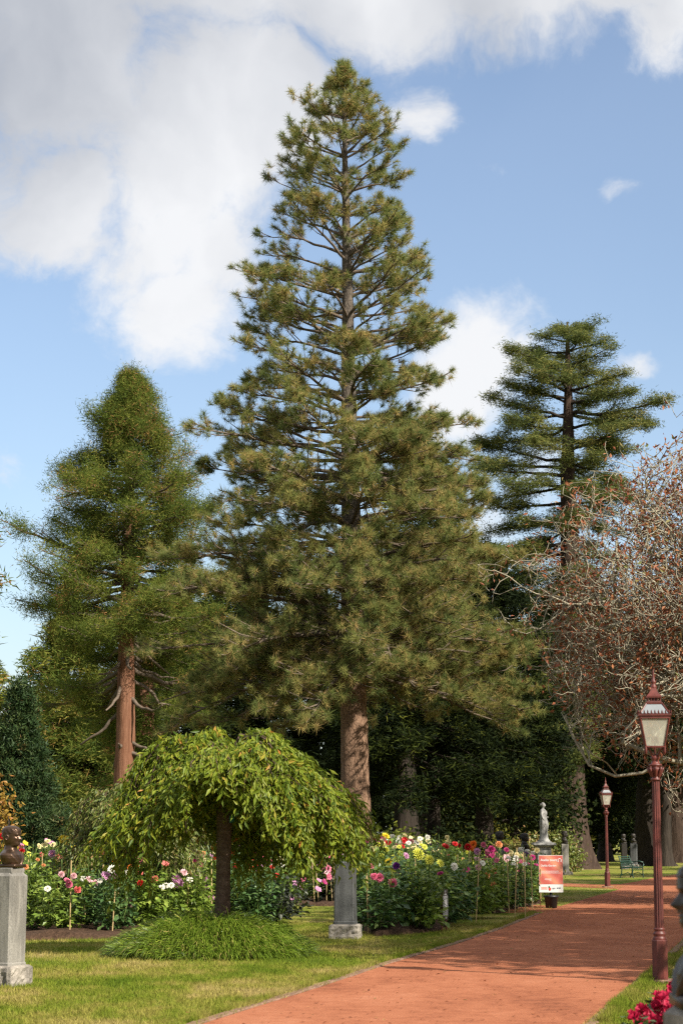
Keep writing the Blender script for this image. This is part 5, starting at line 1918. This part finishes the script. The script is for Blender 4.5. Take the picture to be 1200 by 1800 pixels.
# flowers: pixel of the photograph, colour, shape, size in photo pixels
FL = [(4, 1470, 'red', 'ball', 9), (24, 1470, 'pale pink', 'flat', 9), (36, 1488, 'lilac', 'flat', 9), (12, 1476, 'pale pink', 'flat', 8), (55, 1492, 'white', 'flat', 11), (66, 1497, 'cream', 'flat', 9), (33, 1508, 'white', 'flat', 8), (38, 1488, 'coral', 'open', 6),
      (30, 1517, 'pink', 'flat', 10), (45, 1482, 'yellow', 'open', 7), (112, 1476, 'yellow', 'spiky', 13), (123, 1478, 'yellow', 'spiky', 15), (157, 1490, 'yellow', 'spiky', 13), (142, 1506, 'lime yellow', 'spiky', 16), (128, 1496, 'yellow', 'spiky', 9),
      (92, 1500, 'lilac', 'spiky', 9), (117, 1506, 'lilac', 'flat', 8), (108, 1537, 'pale pink', 'ball', 8), (130, 1540, 'pale pink', 'ball', 8), (146, 1544, 'white', 'flat', 8), (158, 1545, 'pale pink', 'flat', 9), (169, 1552, 'pale pink', 'ball', 8), (122, 1555, 'pink', 'ball', 9), (137, 1564, 'coral', 'ball', 9), (176, 1548, 'white', 'flat', 7),
      (84, 1562, 'white', 'flat', 8), (118, 1547, 'pink', 'flat', 7), (188, 1539, 'lilac', 'flat', 12), (197, 1527, 'white', 'flat', 11), (195, 1516, 'orange', 'flat', 10), (208, 1516, 'orange', 'spiky', 12), (218, 1523, 'orange', 'spiky', 13), (224, 1533, 'white', 'flat', 8), (204, 1540, 'lilac', 'flat', 7), (228, 1524, 'orange', 'open', 7),
      (238, 1498, 'coral', 'flat', 10), (247, 1489, 'coral', 'ball', 8), (258, 1500, 'coral', 'flat', 12), (247, 1511, 'pink', 'flat', 12), (262, 1507, 'coral', 'flat', 11), (275, 1501, 'pink', 'flat', 10), (280, 1518, 'coral', 'flat', 8), (291, 1518, 'coral', 'open', 8), (247, 1553, 'red', 'ball', 9), (247, 1534, 'coral', 'ball', 7), (241, 1521, 'orange', 'open', 6),
      (273, 1545, 'coral', 'ball', 8), (310, 1545, 'lilac', 'spiky', 11), (314, 1552, 'lilac', 'spiky', 12), (324, 1533, 'pale pink', 'flat', 9), (341, 1536, 'lilac', 'flat', 12), (346, 1552, 'pale pink', 'flat', 9), (358, 1543, 'lilac', 'spiky', 10), (361, 1561, 'lilac', 'spiky', 9), (364, 1577, 'pink', 'ball', 8), (372, 1578, 'lilac', 'flat', 8), (292, 1556, 'white', 'flat', 8), (301, 1556, 'white', 'flat', 8), (284, 1560, 'white', 'flat', 8), (280, 1569, 'white', 'open', 6), (334, 1546, 'white', 'flat', 8),
      (435, 1513, 'red', 'ball', 9), (444, 1528, 'red', 'flat', 11), (451, 1519, 'red', 'flat', 6), (446, 1481, 'magenta', 'flat', 8), (519, 1553, 'lilac', 'open', 8), (511, 1578, 'lilac', 'open', 8), (533, 1546, 'pink', 'open', 7), (529, 1561, 'lilac', 'open', 7),
      (555, 1516, 'lilac', 'flat', 9), (567, 1528, 'pink', 'open', 8), (577, 1527, 'pink', 'open', 8), (574, 1536, 'pale pink', 'open', 7), (578, 1541, 'pink', 'open', 8), (561, 1548, 'lilac', 'open', 7), (559, 1563, 'lilac', 'open', 8), (587, 1533, 'pale pink', 'open', 7), (565, 1521, 'orange', 'flat', 7), (571, 1550, 'magenta', 'open', 7), (546, 1524, 'lilac', 'open', 6),
      (657, 1541, 'pink', 'ball', 9), (667, 1543, 'pink', 'ball', 11), (690, 1552, 'pink', 'ball', 11), (690, 1531, 'magenta', 'ball', 9), (698, 1532, 'pink', 'ball', 9), (686, 1525, 'lime yellow', 'flat', 12), (683, 1514, 'yellow', 'flat', 10), (694, 1513, 'lime yellow', 'flat', 11), (696, 1522, 'purple', 'ball', 9), (678, 1494, 'lime yellow', 'ball', 8), (652, 1522, 'pink', 'flat', 7),
      (735, 1501, 'lime yellow', 'spiky', 15), (754, 1511, 'lime yellow', 'spiky', 12), (766, 1505, 'lime yellow', 'spiky', 12), (760, 1497, 'purple', 'ball', 9), (774, 1517, 'lime yellow', 'flat', 10), (678, 1469, 'yellow', 'flat', 10), (681, 1481, 'red', 'flat', 7), (701, 1489, 'magenta', 'flat', 11), (707, 1497, 'coral', 'ball', 8), (711, 1476, 'red', 'flat', 8), (714, 1504, 'lilac', 'flat', 8), (711, 1485, 'pink', 'flat', 8),
      (690, 1473, 'white', 'flat', 7), (668, 1476, 'cream', 'flat', 7), (722, 1479, 'cream', 'flat', 8), (733, 1483, 'cream', 'flat', 8), (741, 1490, 'white', 'flat', 8), (752, 1478, 'cream', 'flat', 7), (728, 1491, 'cream', 'flat', 8), (746, 1499, 'cream', 'flat', 7), (664, 1485, 'cream', 'flat', 7), (700, 1478, 'white', 'flat', 7), (738, 1474, 'white', 'flat', 6), (771, 1496, 'cream', 'flat', 7), (712, 1468, 'cream', 'flat', 6),
      (783, 1487, 'red', 'flat', 9), (799, 1483, 'red', 'flat', 7), (802, 1508, 'lime yellow', 'spiky', 10), (798, 1523, 'white', 'flat', 9), (806, 1530, 'magenta', 'ball', 12), (819, 1529, 'magenta', 'flat', 9), (773, 1535, 'magenta', 'flat', 8), (817, 1531, 'lime yellow', 'open', 6), (822, 1489, 'red', 'ball', 9), (831, 1484, 'orange', 'ball', 9), (827, 1491, 'orange', 'flat', 9), (838, 1497, 'lilac', 'ball', 9), (849, 1485, 'pink', 'ball', 7), (863, 1493, 'magenta', 'ball', 9), (856, 1504, 'pink', 'ball', 8), (868, 1497, 'pink', 'ball', 7), (876, 1485, 'peach', 'ball', 9),
      (848, 1517, 'white', 'flat', 7), (838, 1510, 'pale pink', 'flat', 8), (840, 1525, 'pale pink', 'ball', 8), (855, 1539, 'peach', 'ball', 8), (867, 1531, 'coral', 'ball', 8), (866, 1555, 'peach', 'ball', 8), (890, 1508, 'pale pink', 'flat', 9), (894, 1508, 'white', 'flat', 7), (915, 1496, 'white', 'flat', 9), (908, 1503, 'cream', 'flat', 7), (898, 1497, 'cream', 'flat', 6), (905, 1511, 'white', 'flat', 7), (929, 1504, 'lilac', 'flat', 8), (925, 1501, 'purple', 'flat', 7), (915, 1531, 'magenta', 'flat', 7), (935, 1507, 'magenta', 'flat', 7), (918, 1514, 'pink', 'flat', 7), (872, 1512, 'pink', 'flat', 7), (810, 1497, 'coral', 'flat', 7), (787, 1504, 'coral', 'flat', 6)]

for (px, py, colr, kind, size) in FL:
    best, bs = None, 1e9
    for p in PLANTS:
        qx = 600 + p['x'] / p['d'] * FPX * 1.012
        zb = at(px, py, p['d'])[2]
        over = zb - p['h']
        sc_ = abs(qx - px) / 18 + (abs(over - .08) * 5 if over > -.25 else 4 + abs(over) * 6) + len(p['blooms']) * .25
        if sc_ < bs:
            best, bs = p, sc_
    best['blooms'].append((px, py, colr, kind, size))

xr = np.random.default_rng(88)
for p in PLANTS:
    if len(p['blooms']) < 2 and xr.random() < .8:
        c0 = ['white', 'pale pink', 'cream', 'yellow', 'pink', 'coral', 'lilac', 'lime yellow', 'magenta', 'red', 'peach'][xr.integers(11)]
        if p['blooms']:
            c0 = p['blooms'][0][2]
        k0 = ['flat', 'ball', 'flat', 'spiky', 'open'][xr.integers(5)]
        for _ in range(int(xr.integers(2, 5))):
            q = proj((p['x'] + xr.normal() * .2, p['d'] - .4, p['h'] + xr.uniform(-.08, .2)))
            p['blooms'].append((q[0], q[1], c0, k0, xr.uniform(4.5, 7.5)))

beds = {'left': 'left dahlia bed', 'middle': 'middle dahlia bed', 'right': 'right dahlia bed'}
for b in beds:
    Lst = sorted([p for p in PLANTS if p['bed'] == b], key=lambda p: p['d'])
    rows, cur = [], []
    for p in Lst:                                       # rows front to back
        if cur and p['d'] - cur[0]['d'] > 1.9:
            rows.append(cur)
            cur = []
        cur.append(p)
    rows.append(cur)
    for ri, row in enumerate(rows):
        row.sort(key=lambda p: p['x'] / p['d'])
        for ci, p in enumerate(row):
            cols = []
            for f in p['blooms']:
                if f[2] not in cols:
                    cols.append(f[2])
            rown = 'front row' if ri == 0 else ('back row' if ri == len(rows) - 1 else ORD[ri] + ' row')
            desc = (' and '.join(cols[:2]) + ' flowered') if cols else 'green leafy'
            p['row'] = ri
            p['label'] = '%s dahlia, %s from left in %s of %s' % (desc, ordinal(ci), rown, beds[b])

frng = np.random.default_rng(31)
for k, p in enumerate(PLANTS):
    root = thing('dahlia_plant', (p['x'], p['d'], .08), p['label'], 'dahlia', 'staked dahlias in the flower beds', frng.uniform(0, 6.28))
    sd, fd = BUSH[k % 6]
    sc3 = (p['wide'] * frng.uniform(.95, 1.2), p['wide'] * frng.uniform(.95, 1.2), p['h'])
    o = link('stems', sd, root)
    o.scale = sc3
    o = link('foliage', fd, root)
    o.scale = sc3
    if p['mat'] != 'dahlia_leaf':
        o.material_slots[0].link = 'OBJECT'
        o.material_slots[0].material = MATS[p['mat']]
    rz = root.rotation_euler[2]
    ca, sa = math.cos(-rz), math.sin(-rz)
    extra = []
    if not p['blooms'] and frng.random() < .35:
        cc = ['white', 'pale pink', 'cream', 'yellow', 'pink', 'coral', 'lilac'][frng.integers(7)]
        q = proj((p['x'] + frng.normal() * .15, p['d'], p['h'] + .08 + frng.uniform(0, .15)))
        extra = []
    stalk = MB()
    for (px, py, colr, kind, size) in p['blooms'] + extra:
        d = p['d'] - frng.uniform(.35, .6)
        w = at(px, py, d)
        l = w - np.array([p['x'], p['d'], .08])
        loc = np.array([l[0] * ca - l[1] * sa, l[0] * sa + l[1] * ca, l[2]])
        b = link('bloom', BK[(kind, int(frng.integers(2)))], root)
        b.material_slots[0].link = 'OBJECT'
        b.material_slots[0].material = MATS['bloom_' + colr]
        b.location = loc
        s_ = size * d / FPX * .88
        b.scale = (s_, s_, s_ * (.75 if kind != 'ball' else .95))
        fac = Vector((.35 + frng.normal() * .35, -.75 + frng.normal() * .2, .75 + frng.normal() * .3)).normalized()
        q = Vector((0, 0, 1)).rotation_difference(fac)
        b.rotation_mode = 'QUATERNION'
        from mathutils import Quaternion
        b.rotation_quaternion = Quaternion((0, 0, 1), -rz) @ q
        foot = np.array([loc[0] * .4, loc[1] * .4, max(.2, min(p['h'] * .6, loc[2] - .15))])
        stalk.tube([foot, foot * .35 + loc * .65 + np.array([0, 0, .02]), loc - np.array([0, 0, s_ * .2])], [.007, .005, .004], 4)
    # buds on thin stalks
    for _ in range(int(frng.integers(2, 6))):
        a, r_ = frng.uniform(0, 6.28), frng.uniform(.05, .36)
        zt = p['h'] + frng.uniform(-.05, .16)
        e = np.array([math.cos(a) * r_, math.sin(a) * r_, zt])
        stalk.tube([e * .55 * np.array([1, 1, 1.35]), e * np.array([.9, .9, .94]), e, e + np.array([0, 0, .028])], [.006, .004, .013, .004], 4)
    stalk.build('flower_stalks', 'stem_green', root, True)

# ------------------------------------------------------------------ bamboo stakes
STK = []
for (px, yt, yb) in [(47, 1565, 1648), (78, 1500, 1580), (110, 1504, 1580), (140, 1520, 1600), (164, 1500, 1580), (178, 1505, 1575), (233, 1500, 1580), (280, 1505, 1590), (296, 1502, 1590), (330, 1500, 1580), (345, 1506, 1580), (374, 1510, 1580), (58, 1508, 1580), (730, 1505, 1580), (770, 1500, 1580), (126, 1512, 1648), (66, 1575, 1622), (200, 1530, 1648), (208, 1520, 1640), (222, 1530, 1638), (248, 1512, 1630), (258, 1505, 1620), (267, 1505, 1590), (273, 1515, 1632), (95, 1500, 1560), (87, 1502, 1565), (103, 1510, 1575), (117, 1512, 1565),
                      (152, 1505, 1580), (173, 1508, 1560), (184, 1495, 1560), (192, 1498, 1560), (290, 1508, 1580), (300, 1500, 1570), (307, 1505, 1570), (312, 1500, 1575), (318, 1512, 1570), (324, 1502, 1575), (338, 1510, 1590), (355, 1508, 1590), (360, 1515, 1585), (367, 1512, 1600),
                      (425, 1515, 1600), (432, 1520, 1600), (462, 1550, 1605), (484, 1548, 1608), (553, 1490, 1560), (560, 1500, 1575), (574, 1495, 1580), (584, 1525, 1590), (588, 1500, 1580), (647, 1540, 1642), (651, 1535, 1640), (702, 1495, 1590), (720, 1520, 1625), (700, 1505, 1560), (742, 1520, 1590),
                      (757, 1565, 1625), (783, 1500, 1560), (786, 1498, 1570), (803, 1530, 1615), (813, 1530, 1616), (799, 1540, 1612), (817, 1495, 1560), (835, 1497, 1560), (848, 1510, 1600), (860, 1505, 1600), (878, 1500, 1598), (872, 1555, 1600), (883, 1502, 1580), (893, 1512, 1575), (909, 1490, 1565), (914, 1498, 1580),
                      (921, 1500, 1560), (927, 1505, 1590), (934, 1495, 1565), (948, 1572, 1600), (903, 1505, 1560), (896, 1515, 1600), (868, 1505, 1560), (826, 1505, 1570), (810, 1500, 1560)]:
    STK.append((px, yt, yb))
srng = np.random.default_rng(71)
recs = []
for px, yt, yb in STK:
    bedn = 'left' if px < 510 else ('middle' if px < 620 else 'right')
    g = G(px, max(yb, 1585 if bedn != 'left' else 1590))
    d = g[1] - .3 if yb > 1585 else (srng.uniform(37, 41) if bedn == 'left' else srng.uniform(39, 46))
    d = max(35.0, min(d, 56))
    if px > 840:
        d += 1.6
    if bedn == 'middle':
        d = 51.4
    x = gpos(px, d)[0]
    ztop = max(.9, at(px, yt, d)[2])
    recs.append([px, x, d, ztop, bedn])
for b in ('left', 'middle', 'right'):
    rs = sorted([r for r in recs if r[4] == b], key=lambda r: r[0])
    for i, (px, x, d, zt, _) in enumerate(rs):
        t = MB()
        lean = srng.normal(size=2) * .055
        P = [np.array([x + lean[0] * f, d + lean[1] * f, .02 + (zt - .02) * f]) for f in np.linspace(0, 1, 9)]
        t.tube(P, [.0108 * (1.16 if k % 2 else .93) for k in range(9)], 6)
        o = t.build('bamboo_stake', 'bamboo', None)
        tag(o, 'thin bamboo stake, %s from the left in the %s' % (ordinal(i), beds[b]), 'stake', 'bamboo stakes among the dahlias')


# ------------------------------------------------------------------ red begonias beside the near path
def begonias():
    rng = np.random.default_rng(9)
    lv = MB()
    A, B = np.array([2.04, 14.6]), np.array([3.45, 20.4])
    shapes = []
    bl = []
    for k in range(3):
        m = MB()
        for i in range(11):
            a = i * 2.4
            e = rng.uniform(.1, 1.2)
            d = np.array([math.cos(a) * math.cos(e), math.sin(a) * math.cos(e), math.sin(e)])
            s = unit(np.cross(d, rng.normal(size=3)))
            nn = np.cross(s, d)
            c = d * .012
            L, w = .046, .046
            m.add([c, c + d * L * .6 + s * w * .5 + nn * .008, c + d * L, c + d * L * .6 - s * w * .5 + nn * .008], [(0, 1, 2), (0, 2, 3)], np.array([.2, .6, 1, .6]))
        bl.append(m)
    first = []
    cnt = 0
    spots = []
    for row in range(4):
        for f in np.linspace(-.02, 1.05, 9):
            p = A + (B - A) * f + np.array([.10 + row * .22, -row * .03]) + rng.normal(size=2) * .04
            spots.append((p, row, f))
    proto_l = None
    protos = []
    for i, (p, row, f) in enumerate(spots):
        nth = ORD[int(round((f + .02) / 1.07 * 8))]
        root = thing('begonia_plant', (p[0], p[1], .13), 'crimson flowered bedding begonia, %s from the near end, %s row from the path' % (nth, ORD[row]), 'begonia', 'crimson begonias in the bed by the lamp', rng.uniform(0, 6.28))
        if proto_l is None:
            n = 90
            O = rng.normal(size=(n, 3)) * np.array([.09, .09, .05]) + np.array([0, 0, .17])
            D = O * np.array([1, 1, 0]) * 4 + rng.normal(size=(n, 3)) * .5
            V, F = leaves(rng, O, D, rng.uniform(.06, .10, n), rng.uniform(.05, .08, n), .1, np.tile([0, 0, 1.0], (n, 1)) + rng.normal(size=(n, 3)) * .3)
            o = mk('foliage', V, [F], 'begonia_leaf', root, np.repeat(rng.random(n), 4))
            proto_l = o.data
        else:
            link('foliage', proto_l, root)
        for q in range(9):
            a, r_ = rng.uniform(0, 6.28), rng.uniform(.0, .15)
            loc = (math.cos(a) * r_, math.sin(a) * r_, rng.uniform(.22, .34))
            if len(protos) < 3:
                o = bl[len(protos)].build('bloom', 'bloom_crimson', root)
                protos.append(o.data)
            else:
                o = link('bloom', protos[int(rng.integers(3))], root)
            o.location = loc
            o.rotation_euler = (rng.normal() * .5, rng.normal() * .5, rng.uniform(0, 6))
            s_ = rng.uniform(.9, 1.35)
            o.scale = (s_,) * 3
    bed('soil_bed', [(2.0, 14.2, 0), (3.4, 20.8, 0), (4.9, 20.8, 0), (3.6, 14.2, 0)], .17, 6)


begonias()


# ------------------------------------------------------------------ fallen leaves on path and lawn
def litter():
    rng = np.random.default_rng(52)
    n = 1500
    y = 18 + 50 * rng.random(n) ** 1.3
    f = rng.beta(.6, .6, n)
    lx = np.interp(y, [p[1] for p in LEx], [p[0] for p in LEx])
    rx = np.interp(y, [p[1] for p in REx], [p[0] for p in REx])
    x = lx - .5 + (rx - lx + 1.0) * f
    O = np.column_stack([x, y, np.full(n, .014)])
    D = np.column_stack([rng.normal(size=n), rng.normal(size=n), rng.normal(size=n) * .12])
    L_ = rng.uniform(.025, .06, n)
    V, F = leaves(rng, O, D, L_, L_ * .55, .15, np.tile([0, 0, 1.0], (n, 1)) + rng.normal(size=(n, 3)) * .2)
    o = mk('fallen_leaves', V, [F], 'rust_leaves', None, np.repeat(rng.random(n), 4))
    tag(o, 'small dry leaves scattered over the red path', 'leaves', kind='stuff')


litter()
